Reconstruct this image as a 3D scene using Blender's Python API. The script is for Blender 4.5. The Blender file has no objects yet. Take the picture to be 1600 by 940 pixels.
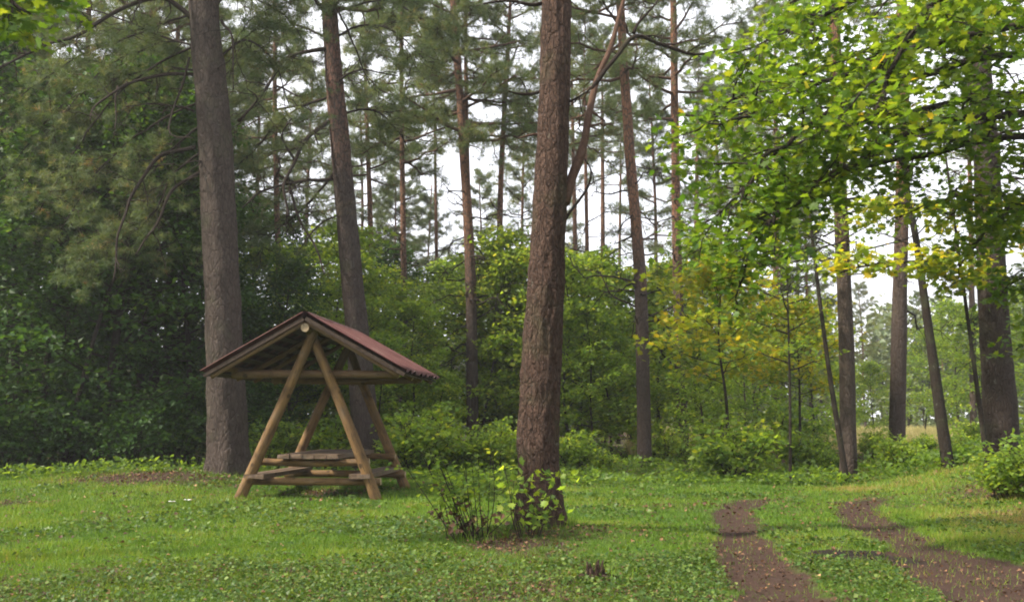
import bpy, math
import numpy as np
from mathutils import Vector, Matrix, Quaternion
R = math.radians
C = bpy.context.scene.collection
sc = bpy.context.scene

# ------------------------------------------------------------------ camera, sky, sun, exposure
FPX, CH, HY = 1500.0, 1.35, 655.0
PITCH = math.atan((HY - 470) / FPX)
cd = bpy.data.cameras.new('camera'); cam = bpy.data.objects.new('camera', cd); C.objects.link(cam)
cd.sensor_width = 36; cd.lens = 36 * FPX / 1600; cd.clip_end = 3000; cd.clip_start = 0.1
cam.location = (0, 0, CH); cam.rotation_euler = (R(90) + PITCH, 0, 0)
cd.dof.use_dof = True; cd.dof.focus_distance = 14; cd.dof.aperture_fstop = 4.0
sc.camera = cam
SUN_EL, SUN_AZ = 45.0, 252.0        # azimuth clockwise from +Y: the light comes from the left
w = bpy.data.worlds.new("World"); sc.world = w; w.use_nodes = True
nt = w.node_tree; nt.nodes.clear()
def wn(t, **k):
    n = nt.nodes.new(t)
    for a, b in k.items(): setattr(n, a, b)
    return n
sky = wn('ShaderNodeTexSky', sky_type='NISHITA', sun_disc=False)
sky.sun_elevation = R(SUN_EL); sky.sun_rotation = R(SUN_AZ); sky.dust_density = 2.0
bg = wn('ShaderNodeBackground'); bg.inputs['Strength'].default_value = 0.13
out = wn('ShaderNodeOutputWorld')
tcw = wn('ShaderNodeTexCoord'); nz = wn('ShaderNodeTexNoise'); nz.inputs['Scale'].default_value = 2.2; nz.inputs['Detail'].default_value = 6
rmp = wn('ShaderNodeMapRange'); rmp.inputs[1].default_value = .3; rmp.inputs[2].default_value = .62; rmp.inputs[3].default_value = .82; rmp.inputs[4].default_value = 1.0
mx = wn('ShaderNodeMix', data_type='RGBA')
nt.links.new(tcw.outputs['Generated'], nz.inputs['Vector']); nt.links.new(nz.outputs['Fac'], rmp.inputs[0])
nt.links.new(rmp.outputs[0], mx.inputs[0]); nt.links.new(sky.outputs[0], mx.inputs[6])
mx.inputs[7].default_value = (6.3, 6.35, 6.75, 1)      # thin bright cloud over most of the sky
nt.links.new(mx.outputs[2], bg.inputs['Color']); nt.links.new(bg.outputs[0], out.inputs[0])
sd = bpy.data.lights.new('sun', 'SUN'); sd.energy = 5.0; sd.angle = R(4.5); sd.color = (1, .9, .76)
so = bpy.data.objects.new('sun', sd); C.objects.link(so)
az = R(SUN_AZ); el = R(SUN_EL)
sdir = Vector((math.sin(az) * math.cos(el), math.cos(az) * math.cos(el), math.sin(el)))
so.rotation_euler = sdir.to_track_quat('Z', 'Y').to_euler(); so.location = (-20, 0, 30)
sc.view_settings.view_transform = 'Standard'; sc.view_settings.look = 'None'
sc.view_settings.gamma = 1; sc.view_settings.use_curve_mapping = False
sc.view_settings.exposure = 1.12
cy = sc.cycles
cy.max_bounces = 7; cy.diffuse_bounces = 4; cy.glossy_bounces = 2; cy.transmission_bounces = 4
cy.transparent_max_bounces = 6; cy.volume_bounces = 0
cy.caustics_reflective = False; cy.caustics_refractive = False
cy.use_denoising = True; cy.use_adaptive_sampling = True; cy.adaptive_threshold = 0.02
cy.pixel_filter_type = 'BLACKMAN_HARRIS'; cy.filter_width = 1.9
sc.render.use_persistent_data = False

# ------------------------------------------------------------------ small maths
rng = np.random.default_rng(7)
def unit(v): v = np.asarray(v, float); return v / (np.linalg.norm(v, axis=-1, keepdims=True) + 1e-9)
_perm = np.random.default_rng(3).random(65536)
def vnoise(p):
    p = np.asarray(p, float)
    i = np.floor(p).astype(np.int64); f = p - i; f = f * f * (3 - 2 * f)
    def h(a, b, c): return _perm[((a * 73856093) ^ (b * 19349663) ^ (c * 83492791)) & 65535]
    x, y, z = i[..., 0], i[..., 1], i[..., 2]; u, v, w_ = f[..., 0], f[..., 1], f[..., 2]
    def L(a, b, t): return a + (b - a) * t
    return L(L(L(h(x, y, z), h(x+1, y, z), u), L(h(x, y+1, z), h(x+1, y+1, z), u), v),
             L(L(h(x, y, z+1), h(x+1, y, z+1), u), L(h(x, y+1, z+1), h(x+1, y+1, z+1), u), v), w_) * 2 - 1
def fbm(p, o=4):
    s = 0; a = 1; t = 0; p = np.asarray(p, float)
    for k in range(o):
        s = s + a * vnoise(p * 2 ** k + 17.3 * k); t += a; a *= .5
    return s / t
def n2(x, y, s=1.0, z=0.0, o=4):
    x = np.asarray(x, float); y = np.asarray(y, float)
    return fbm(np.stack([x * s, y * s, np.zeros_like(x) + z], -1), o)
def sst(a, b, x): t = np.clip((x - a) / (b - a), 0, 1); return t * t * (3 - 2 * t)

# a point of the photograph (pixel px, py) at Y metres in front of the camera
def P(px, py, Y):
    cp, sp = math.cos(PITCH), math.sin(PITCH)
    X = px - 800.0; U = 470.0 - py
    d = np.array([X, FPX * cp - U * sp, FPX * sp + U * cp])
    return np.array([0, 0, CH]) + d * (Y / d[1])

def gz(x, y):
    x = np.asarray(x, float); y = np.asarray(y, float)
    z = .035 * n2(x, y, .5, 1) + .012 * n2(x, y, 2.2, 2, 3)
    z = z + .32 * np.exp(-((x + 7.2) / 3.4) ** 2 - ((y - 20.5) / 3.0) ** 2)          # rise under the big left pine
    z = z + .48 * sst(6.6, 9.5, x) * sst(9, 14, y) * (1 - .5 * sst(22, 32, y))          # bank under the right pine
    z = z + .16 * np.exp(-((x - .6) / 1.3) ** 2 - ((y - 10.8) / 1.3) ** 2)               # root mound of the middle pine
    z = z + .10 * n2(x, y, .12, 5) * sst(18, 30, y) + .5 * sst(60, 160, y)
    z = z - .045 * rut(x, y)[0]
    return z
LEFT_RUT = np.array([(1.5, 4.0), (1.85, 6.2), (2.04, 7.5), (2.25, 9.0), (2.5, 10.6), (2.86, 12.7), (3.35, 14.8), (4.0, 16.3), (4.9, 17.2)])
RIGHT_RUT = np.array([(3.5, 4.0), (3.8, 6.8), (4.0, 7.8), (4.12, 8.8), (4.26, 10.0), (4.5, 11.6), (4.95, 13.9), (5.65, 16.0), (6.5, 17.2)])
def seg_dist(x, y, pl):
    best = np.full(np.shape(x), 1e9)
    for a, b in zip(pl[:-1], pl[1:]):
        d = b - a; L2 = d @ d
        t = np.clip(((x - a[0]) * d[0] + (y - a[1]) * d[1]) / L2, 0, 1)
        best = np.minimum(best, np.hypot(x - a[0] - t * d[0], y - a[1] - t * d[1]))
    return best
def rut(x, y):
    wob = .12 * n2(x, y, 1.6, 9) + .10 * n2(x, y, 5, 11, 3)
    f = 1 - .7 * sst(14.8, 17.3, y + .5 * n2(x, y, 1.5, 71))
    dl = seg_dist(x, y, LEFT_RUT) + wob; dr = seg_dist(x, y, RIGHT_RUT) + wob
    wr = .32 + .34 * sst(11.0, 8.6, y)
    wl = .28 + .06 * sst(12, 8, y)
    rag = .13 * n2(x, y, 9, 77, 3)
    m = np.maximum(1 - sst(wl - .20, wl + .16, dl + rag), 1 - sst(wr - .20, wr + .16, dr + rag)) * f
    mud = np.exp(-((x - 3.45) / .75) ** 2 - ((y - 9.75) / .55) ** 2)                    # wet patch joining the two ruts
    mud = sst(.35, .7, mud + .22 * n2(x, y, 2.5, 31))
    return np.clip(m, 0, 1), mud
def litter_mask(x, y):
    n = n2(x, y, .9, 21); nn = n2(x, y, 3.5, 23, 3)
    m = .8 * np.exp(-((x - .25) / 1.2) ** 2 - ((y - 10.3) / 1.1) ** 2)
    m = np.maximum(m, (.42 + .4 * sst(7, 9, x)) * sst(4.9, 6.4, x + .5 * n) * (1 - sst(17.0, 20, y)))
    
    m = np.maximum(m, 1.1 * np.exp(-((x + 7.0) / 2.2) ** 2 - ((y - 19.2) / 1.6) ** 2))
    m = np.maximum(m, 1.0 * np.exp(-((x + 3.3) / 1.3) ** 2 - ((y - 17.3) / 1.3) ** 2))
    m = np.maximum(m, .75 * np.exp(-((x + 8.6) / 1.5) ** 2 - ((y - 15.5) / .8) ** 2))
    m = np.maximum(m, .5 * np.exp(-((x + 1.2) / 2.6) ** 2 - ((y - 8.2) / .9) ** 2))
    m = np.maximum(m, .58 * (1 - sst(8.0, 12.5, y)))
    m = np.maximum(m, .30 * np.ones_like(m))
    m = np.maximum(m, .9 * sst(21.0, 24, y + 1.5 * n))
    return np.clip(m + .42 * n + .36 * nn - .12, 0, 1)

# ------------------------------------------------------------------ mesh building
class MB:
    def __init__(s): s.v = []; s.f3 = []; s.f4 = []; s.a = []; s.n = 0
    def add(s, v, f3=None, f4=None, a=None):
        v = np.asarray(v, np.float32).reshape(-1, 3)
        s.v.append(v)
        s.a.append(np.zeros((len(v), 2), np.float32) if a is None else np.asarray(a, np.float32))
        if f3 is not None and len(f3): s.f3.append(np.asarray(f3, np.int64) + s.n)
        if f4 is not None and len(f4): s.f4.append(np.asarray(f4, np.int64) + s.n)
        s.n += len(v)
    def mesh(s, name, mat, smooth=False, origin=None):
        me = bpy.data.meshes.new(name)
        if s.n == 0: return me
        v = np.concatenate(s.v)
        if origin is not None: v = v - np.asarray(origin, np.float32)
        f3 = np.concatenate(s.f3) if s.f3 else np.zeros((0, 3), np.int64)
        f4 = np.concatenate(s.f4) if s.f4 else np.zeros((0, 4), np.int64)
        me.vertices.add(len(v)); me.vertices.foreach_set('co', v.astype(np.float32).ravel())
        idx = np.concatenate([f3.ravel(), f4.ravel()]).astype(np.int32)
        me.loops.add(len(idx)); me.loops.foreach_set('vertex_index', idx)
        n3, n4 = len(f3), len(f4)
        ls = np.concatenate([np.arange(n3) * 3, n3 * 3 + np.arange(n4) * 4]).astype(np.int32)
        me.polygons.add(n3 + n4); me.polygons.foreach_set('loop_start', ls)
        me.polygons.foreach_set('use_smooth', np.full(n3 + n4, smooth))
        at = me.attributes.new('rnd', 'FLOAT2', 'POINT'); at.data.foreach_set('vector', np.concatenate(s.a).ravel())
        me.update(calc_edges=True); me.validate()
        for m in (mat if isinstance(mat, (list, tuple)) else [mat]): me.materials.append(m)
        return me
def tube(mb, path, rad, k=6, rough=0.0, rs=3.0, seed=0.0, flare=0.0, a=(0, 0), cap=True):
    path = np.asarray(path, float); n = len(path); rad = np.asarray(rad, float) * np.ones(n)
    t = unit(np.gradient(path, axis=0))
    u = np.zeros((n, 3)); ref = np.array([1., 0, 0]) if abs(t[0][0]) < .8 else np.array([0, 1., 0])
    u[0] = unit(ref - t[0] * (ref @ t[0]))
    for i in range(1, n): q = u[i-1] - t[i] * (u[i-1] @ t[i]); u[i] = q / (np.linalg.norm(q) + 1e-9)
    v = np.cross(t, u)
    th = np.arange(k) * 2 * np.pi / k
    c, s = np.cos(th), np.sin(th)
    nrm = u[:, None, :] * c[None, :, None] + v[:, None, :] * s[None, :, None]
    rr = np.repeat(rad[:, None], k, 1)
    if rough:
        pp = nrm * rad[:, None, None] * rs + path[:, None, :] * np.array([1, 1, .35]) * rs * .5 + seed
        rr = rr * (1 + rough * fbm(pp * 2.2, 4))
    if flare:
        hgt = (path[:, 2] - path[0, 2])[:, None]
        lob = .6 + .4 * np.cos(th * 5 + seed)[None, :] + .25 * np.cos(th * 3 + 1 + seed)[None, :]
        rr = rr * (1 + flare * lob * np.exp(-hgt / (rad[0] * 1.1)))
    vs = path[:, None, :] + nrm * rr[..., None]
    vs = vs.reshape(-1, 3)
    i = np.arange(n - 1)[:, None] * k; j = np.arange(k)[None, :]; j2 = (j + 1) % k
    f4 = np.stack([i + j, i + j2, i + k + j2, i + k + j], -1).reshape(-1, 4)
    f3 = None
    if cap:
        vs = np.concatenate([vs, path[:1], path[-1:]])
        b = n * k; jj = np.arange(k); j3 = (jj + 1) % k
        f3 = np.concatenate([np.stack([np.full(k, b), j3, jj], -1), np.stack([np.full(k, b+1), (n-1)*k + jj, (n-1)*k + j3], -1)])
    mb.add(vs, f3, f4, np.tile(np.array(a, np.float32), (len(vs), 1)))
def curve(pts, n, jit=0.0, r=rng):
    pts = np.asarray(pts, float); m = len(pts)
    if m == 2: pts = np.array([pts[0], (pts[0] + pts[1]) / 2, pts[1]]); m = 3
    P_ = np.concatenate([[2 * pts[0] - pts[1]], pts, [2 * pts[-1] - pts[-2]]])
    t = np.linspace(0, m - 1 - 1e-6, n); i = t.astype(int); f = (t - i)[:, None]
    a, b, c, d = P_[i], P_[i+1], P_[i+2], P_[i+3]
    o = .5 * ((2*b) + (c-a)*f + (2*a-5*b+4*c-d)*f*f + (-a+3*b-3*c+d)*f**3)
    if jit: 
        L = np.linalg.norm(pts[-1] - pts[0]); q = np.linspace(0, 1, n)[:, None]
        o = o + jit * np.stack([vnoise(np.stack([np.linspace(0, L * 2.2, n) + s_, np.zeros(n), np.zeros(n)], -1)) for s_ in r.random(3) * 100], -1) * np.minimum(1, q * 6)
    return o
# leaf shapes (x = across, y = along the leaf, z = up)
OV = np.array([(0, 0, 0), (-.34, .42, .09), (0, 1, -.06), (.34, .42, .09)]); OVF = np.array([(0, 3, 2), (0, 2, 1)])
_m = [(0, .0), (.10, .12), (.36, .02), (.27, .22), (.60, .46), (.33, .50), (.38, .74), (.15, .68), (0, 1.05)]
_m = _m + [(-x, y) for x, y in _m[-2:0:-1]]
MAP = np.array([(0, .38, 0)] + [(x * 1.0, y, .10 * (abs(x)) - .10 * max(0, y - .4)) for x, y in _m])
MAPF = np.array([(0, i + 1, (i + 1) % len(_m) + 1) for i in range(len(_m))])
BL = np.array([(-.5, 0, 0), (.5, 0, 0), (0, 1, 0)]); BLF = np.array([(0, 1, 2)])
def tuft_shape(n=11, wid=.085, seed=0):
    r = np.random.default_rng(seed); v = []; f = []
    for i in range(n):
        a = i * 2.4; e = r.uniform(-.25, 1.3)
        d = np.array([math.cos(a) * math.cos(e), math.sin(e) * .9 + .25, math.sin(a) * math.cos(e)]); d /= np.linalg.norm(d)
        s = unit(np.cross(d, r.normal(size=3))) * wid; L = r.uniform(.7, 1.1)
        b = d * .04 + np.array([0, r.uniform(-.4, .15), 0]); k = len(v)
        v += [b - s * .5, b + s * .5, b + d * L]; f.append((k, k + 1, k + 2))
    return np.array(v), np.array(f)
TUF = tuft_shape()
def scatter(mb, shape, faces, pos, nrm, head, scale, a):
    N = len(pos)
    if not N: return
    n = unit(nrm); h = unit(head - n * np.sum(head * n, 1, keepdims=True)); x = np.cross(h, n)
    S = np.asarray(scale, float).reshape(-1, 1, 1) * np.ones((N, 1, 1))
    vs = (shape[None, :, 0:1] * x[:, None] + shape[None, :, 1:2] * h[:, None] + shape[None, :, 2:3] * n[:, None]) * S + pos[:, None]
    m = len(shape)
    f = faces[None] + (np.arange(N) * m)[:, None, None]
    aa = np.repeat(np.asarray(a, np.float32)[:, None, :], m, 1).reshape(-1, 2)
    if faces.shape[1] == 3: mb.add(vs.reshape(-1, 3), f3=f.reshape(-1, 3), a=aa)
    else: mb.add(vs.reshape(-1, 3), f4=f.reshape(-1, 4), a=aa)
def leaf_frames(r, N, tilt=.55, droop=.25, out=None):
    nrm = np.tile([0, 0, 1.], (N, 1)) + r.normal(size=(N, 3)) * tilt
    head = r.normal(size=(N, 3)) * np.array([1, 1, .25])
    if out is not None: head = head * .8 + out * 1.0
    head[:, 2] -= droop
    return nrm, head

# ------------------------------------------------------------------ materials
def mat(name):
    m = bpy.data.materials.new(name); m.use_nodes = True; t = m.node_tree; t.nodes.clear()
    o = t.nodes.new('ShaderNodeOutputMaterial')
    return m, t, o
def N(t, ty, ins=None, **k):
    n = t.nodes.new(ty)
    for a, b in k.items(): setattr(n, a, b)
    for a, b in (ins or {}).items():
        if isinstance(b, bpy.types.NodeSocket): t.links.new(b, n.inputs[a])
        else: n.inputs[a].default_value = b
    return n
def col(c): return (c[0], c[1], c[2], 1)
def mixc(t, fac, a, b, bt='MIX'):
    n = N(t, 'ShaderNodeMix', data_type='RGBA', blend_type=bt)
    for i, v in ((0, fac), (6, a), (7, b)):
        if isinstance(v, bpy.types.NodeSocket): t.links.new(v, n.inputs[i])
        elif i == 0: n.inputs[0].default_value = v
        else: n.inputs[i].default_value = col(v)
    return n.outputs[2]
def ramp(t, fac, stops):
    n = N(t, 'ShaderNodeValToRGB'); e = n.color_ramp.elements
    while len(e) > 1: e.remove(e[0])
    e[0].position = stops[0][0]; e[0].color = col(stops[0][1])
    for p, c in stops[1:]: q = e.new(p); q.color = col(c)
    t.links.new(fac, n.inputs[0]); return n.outputs[0]
def mapr(t, v, a, b, c=0., d=1.):
    n = N(t, 'ShaderNodeMapRange', {0: v, 1: a, 2: b, 3: c, 4: d}); return n.outputs[0]
def leaf_mat(name, stops, trans=.45, tgain=1.5, rough=.5, hue=.0, spec=.3):
    m, t, o = mat(name)
    at = N(t, 'ShaderNodeAttribute', attribute_name='rnd'); sp = N(t, 'ShaderNodeSeparateXYZ', {0: at.outputs['Vector']})
    oi = N(t, 'ShaderNodeObjectInfo')
    fa = N(t, 'ShaderNodeMath', {0: sp.outputs[0], 1: mapr(t, oi.outputs['Random'], 0, 1, -.10, .10)}, operation='ADD', use_clamp=True)
    c = ramp(t, fa.outputs[0], stops)
    br = mapr(t, sp.outputs[1], 0, 1, .72, 1.28)
    c = mixc(t, 1.0, c, (1, 1, 1), 'MULTIPLY'); mult = N(t, 'ShaderNodeVectorMath', {0: c, 'Scale': br}, operation='SCALE')
    pb = N(t, 'ShaderNodeBsdfPrincipled', {'Base Color': mult.outputs[0], 'Roughness': rough, 'Specular IOR Level': spec})
    tv = N(t, 'ShaderNodeVectorMath', {0: mult.outputs[0], 1: (tgain * 1.15, tgain, tgain * .45)}, operation='MULTIPLY')
    tb = N(t, 'ShaderNodeBsdfTranslucent', {'Color': tv.outputs[0]})
    ms = N(t, 'ShaderNodeMixShader', {0: trans, 1: pb.outputs[0], 2: tb.outputs[0]})
    t.links.new(ms.outputs[0], o.inputs[0]); return m
M = {}
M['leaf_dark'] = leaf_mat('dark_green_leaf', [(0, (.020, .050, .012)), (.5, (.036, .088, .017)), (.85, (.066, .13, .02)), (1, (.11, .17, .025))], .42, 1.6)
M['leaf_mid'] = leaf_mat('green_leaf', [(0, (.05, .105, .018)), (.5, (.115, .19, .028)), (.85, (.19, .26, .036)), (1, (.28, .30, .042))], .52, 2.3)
M['leaf_maple'] = leaf_mat('maple_leaf', [(0, (.035, .085, .012)), (.45, (.070, .135, .015)), (.85, (.13, .19, .018)), (.985, (.21, .24, .025)), (1, (.32, .24, .03))], .5, 1.9)
M['leaf_yellow'] = leaf_mat('yellow_maple_leaf', [(0, (.09, .17, .015)), (.4, (.19, .26, .02)), (.75, (.34, .33, .025)), (1, (.50, .36, .03))], .5, 1.7)
M['leaf_far_haze'] = leaf_mat('far_leaf_haze_tint', [(0, (.075, .105, .055)), (.5, (.12, .16, .085)), (1, (.19, .21, .12))], .35, 1.5)  # distance haze painted into the leaf colour as pale grey-green
M['needle'] = leaf_mat('pine_needle', [(0, (.05, .085, .035)), (.5, (.085, .125, .05)), (.85, (.13, .155, .055)), (1, (.20, .15, .05))], .35, 1.8, .55)
M['needle_dull'] = leaf_mat('dull_pine_needle', [(0, (.04, .075, .03)), (.6, (.08, .115, .045)), (.9, (.125, .14, .055)), (1, (.19, .125, .055))], .35, 1.8, .6)
M['grass'] = leaf_mat('grass_blade', [(0, (.042, .10, .010)), (.4, (.095, .178, .015)), (.75, (.155, .235, .022)), (.93, (.23, .24, .04)), (1, (.27, .21, .08))], .35, 1.5, .5)
M['clover'] = leaf_mat('clover_leaf', [(0, (.032, .075, .012)), (.5, (.065, .12, .020)), (.88, (.12, .17, .03)), (1, (.18, .12, .045))], .35, 1.4, .5)
M['dry'] = leaf_mat('dry_meadow_grass', [(0, (.28, .30, .10)), (.5, (.48, .42, .20)), (1, (.62, .52, .30))], .3, 1.2, .7)
M['fallen'] = leaf_mat('fallen_leaf', [(0, (.045, .025, .017)), (.45, (.09, .048, .028)), (.8, (.16, .085, .045)), (.95, (.25, .14, .07)), (1, (.34, .24, .10))], .15, 1.0, .7)
def bark_mat(name, low, high, z0, z1, crev, sc_=9.0, moss=.15, contrast=1.0, bump=.9):
    m, t, o = mat(name)
    tc = N(t, 'ShaderNodeTexCoord'); oi = N(t, 'ShaderNodeObjectInfo')
    mp = N(t, 'ShaderNodeMapping', {'Vector': tc.outputs['Object'], 'Scale': (1, 1, .33)})
    nd = N(t, 'ShaderNodeTexNoise', {'Vector': mp.outputs[0], 'Scale': sc_ * 1.2, 'Detail': 4})
    dv = N(t, 'ShaderNodeVectorMath', {0: mp.outputs[0], 1: N(t, 'ShaderNodeVectorMath', {0: nd.outputs['Color'], 'Scale': .09}, operation='SCALE').outputs[0]}, operation='ADD')
    vo = N(t, 'ShaderNodeTexVoronoi', {'Vector': dv.outputs[0], 'Scale': sc_ * 1.6}, feature='DISTANCE_TO_EDGE')
    vo2 = N(t, 'ShaderNodeTexVoronoi', {'Vector': dv.outputs[0], 'Scale': sc_ * 4.5}, feature='DISTANCE_TO_EDGE')
    nf = N(t, 'ShaderNodeTexNoise', {'Vector': mp.outputs[0], 'Scale': sc_ * 5, 'Detail': 5, 'Roughness': .7})
    nl = N(t, 'ShaderNodeTexNoise', {'Vector': tc.outputs['Object'], 'Scale': 2.2, 'Detail': 3})
    sx = N(t, 'ShaderNodeSeparateXYZ', {0: tc.outputs['Object']})
    zz = N(t, 'ShaderNodeMath', {0: sx.outputs[2], 1: mapr(t, nl.outputs['Fac'], .3, .7, -1.2, 1.2)}, operation='ADD')
    base = mixc(t, mapr(t, zz.outputs[0], z0, z1), low, high)
    cr = N(t, 'ShaderNodeMath', {0: mapr(t, vo.outputs['Distance'], .01, .13), 1: mapr(t, vo2.outputs['Distance'], -.06, .14)}, operation='MULTIPLY')
    c = mixc(t, cr.outputs[0], crev, base)
    c = mixc(t, mapr(t, nf.outputs['Fac'], .25, .75, 0, .55 * contrast), c, (low[0] * 1.9, low[1] * 1.9, low[2] * 1.9))
    c = mixc(t, mapr(t, nl.outputs['Fac'], .52, .72, 0, moss), c, (.09, .12, .05))
    nq = N(t, 'ShaderNodeTexNoise', {'Vector': tc.outputs['Object'], 'Scale': 5.5, 'Detail': 7, 'Roughness': .7})
    c = mixc(t, mapr(t, nq.outputs['Fac'], .42, .30, 0, .75), c, crev)
    c = mixc(t, mapr(t, nq.outputs['Fac'], .645, .68, 0, .55), c, (.19, .19, .15))
    c = mixc(t, mapr(t, oi.outputs['Random'], 0, 1, 0, .25), c, (low[0] * .6, low[1] * .6, low[2] * .6))
    hgt = N(t, 'ShaderNodeMath', {0: cr.outputs[0], 1: mapr(t, nf.outputs['Fac'], 0, 1, 0, .6)}, operation='ADD')
    bp = N(t, 'ShaderNodeBump', {'Height': hgt.outputs[0], 'Strength': bump, 'Distance': .03})
    pb = N(t, 'ShaderNodeBsdfPrincipled', {'Base Color': c, 'Roughness': .9, 'Specular IOR Level': .15, 'Normal': bp.outputs[0]})
    t.links.new(pb.outputs[0], o.inputs[0]); return m
M['bark_grey'] = bark_mat('grey_pine_bark', (.062, .048, .040), (.09, .066, .052), 6, 14, (.018, .013, .011), 7.0)
M['bark_b'] = bark_mat('grey_bark_reddening_upward', (.056, .043, .037), (.20, .095, .065), 7.2, 9.6, (.018, .013, .011), 7.0)
M['bark_dark_grey'] = bark_mat('dark_grey_pine_bark', (.05, .038, .032), (.06, .045, .036), 6, 14, (.022, .017, .014))  # darker grey bark for the pine on the right bank
M['bark_mid'] = bark_mat('red_brown_pine_bark', (.070, .043, .032), (.12, .072, .050), 3, 8, (.012, .009, .007), 9.0, .25, 1.2, 1.0)
M['bark_two'] = bark_mat('grey_to_orange_pine_bark', (.075, .058, .048), (.34, .15, .075), 4.6, 8.2, (.034, .024, .02), 8, .1)
M['bark_far'] = bark_mat('orange_pine_bark', (.075, .058, .048), (.34, .16, .085), 5.5, 9.5, (.04, .026, .02), 8, .08)
M['bark_dark'] = bark_mat('dark_bark', (.038, .030, .024), (.048, .038, .03), 3, 8, (.02, .016, .012), 14, .4)
M['twig'] = bark_mat('dead_branch_bark', (.024, .017, .013), (.030, .020, .015), 3, 12, (.02, .015, .012), 16, .1, bump=.4)
M['twig_red'] = bark_mat('red_limb_bark', (.085, .050, .036), (.12, .066, .043), 3, 12, (.05, .03, .02), 12, .05, bump=.5)
def wood_mat(name, a, b, scale=(14, 14, 1.2), rough=.75, grey=.3):
    m, t, o = mat(name); tc = N(t, 'ShaderNodeTexCoord')
    mp = N(t, 'ShaderNodeMapping', {'Vector': tc.outputs['Object'], 'Scale': scale})
    n1 = N(t, 'ShaderNodeTexNoise', {'Vector': mp.outputs[0], 'Scale': 1.6, 'Detail': 6, 'Roughness': .65, 'Distortion': .6})
    n2_ = N(t, 'ShaderNodeTexNoise', {'Vector': tc.outputs['Object'], 'Scale': 3.2, 'Detail': 5})
    n3 = N(t, 'ShaderNodeTexNoise', {'Vector': mp.outputs[0], 'Scale': 7, 'Detail': 3})
    c = mixc(t, mapr(t, n1.outputs['Fac'], .3, .7), a, b)
    c = mixc(t, mapr(t, n2_.outputs['Fac'], .5, .72, 0, grey), c, (.13, .115, .09))
    c = mixc(t, mapr(t, n3.outputs['Fac'], .58, .66, 0, .7), c, (a[0] * .35, a[1] * .35, a[2] * .35))
    kv = N(t, 'ShaderNodeTexVoronoi', {'Vector': tc.outputs['Object'], 'Scale': 3.1})
    c = mixc(t, mapr(t, kv.outputs['Distance'], .17, .09, 0, .85), c, (a[0] * .3, a[1] * .3, a[2] * .3))
    c = mixc(t, mapr(t, n2_.outputs['Fac'], .44, .30, 0, .6), c, (a[0] * .6, a[1] * .6, a[2] * .7))
    bp = N(t, 'ShaderNodeBump', {'Height': n1.outputs['Fac'], 'Strength': .5, 'Distance': .02})
    pb = N(t, 'ShaderNodeBsdfPrincipled', {'Base Color': c, 'Roughness': rough, 'Specular IOR Level': .25, 'Normal': bp.outputs[0]})
    t.links.new(pb.outputs[0], o.inputs[0]); return m
M['log'] = wood_mat('weathered_log', (.060, .034, .015), (.21, .123, .046), (7, 7, .8))
M['log_end'] = wood_mat('sawn_log_end', (.24, .17, .10), (.34, .26, .16), (3, 3, 3))
M['log_dark'] = wood_mat('dark_beam_wood', (.10, .058, .028), (.17, .105, .052))  # dark wood of the tie beams, rafters and wall plates
M['plank'] = wood_mat('weathered_plank', (.07, .046, .030), (.16, .11, .072), (12, 1.0, 12), .7, .5)
M['board'] = wood_mat('roof_board', (.03, .020, .013), (.065, .043, .026), (2, 14, 2), .8, .3)
M['barge'] = wood_mat('dark_weathered_edge_board', (.022, .014, .010), (.05, .033, .022), (2, 14, 2), .85, .1)
def roof_mat():
    m, t, o = mat('red_corrugated_sheet'); tc = N(t, 'ShaderNodeTexCoord')
    n1 = N(t, 'ShaderNodeTexNoise', {'Vector': tc.outputs['Object'], 'Scale': 1.8, 'Detail': 7, 'Roughness': .65})
    n2_ = N(t, 'ShaderNodeTexNoise', {'Vector': tc.outputs['Object'], 'Scale': 22, 'Detail': 4})
    c = mixc(t, mapr(t, n1.outputs['Fac'], .35, .68), (.068, .023, .020), (.13, .056, .048))
    c = mixc(t, mapr(t, n2_.outputs['Fac'], .56, .68, 0, .55), c, (.08, .045, .035))
    c = mixc(t, mapr(t, n1.outputs['Fac'], .60, .72, 0, .6), c, (.16, .13, .09))
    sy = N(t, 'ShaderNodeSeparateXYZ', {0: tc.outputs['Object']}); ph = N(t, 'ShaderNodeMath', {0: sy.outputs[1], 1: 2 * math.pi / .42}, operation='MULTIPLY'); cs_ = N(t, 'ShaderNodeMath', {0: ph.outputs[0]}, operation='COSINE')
    c = mixc(t, mapr(t, cs_.outputs[0], .35, -.5, 0, .8), c, (.022, .014, .011))     # trough shade painted into the sheet colour as dark bands
    pb = N(t, 'ShaderNodeBsdfPrincipled', {'Base Color': c, 'Roughness': .7, 'Specular IOR Level': .2})
    t.links.new(pb.outputs[0], o.inputs[0]); return m
M['roof'] = roof_mat()
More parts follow.
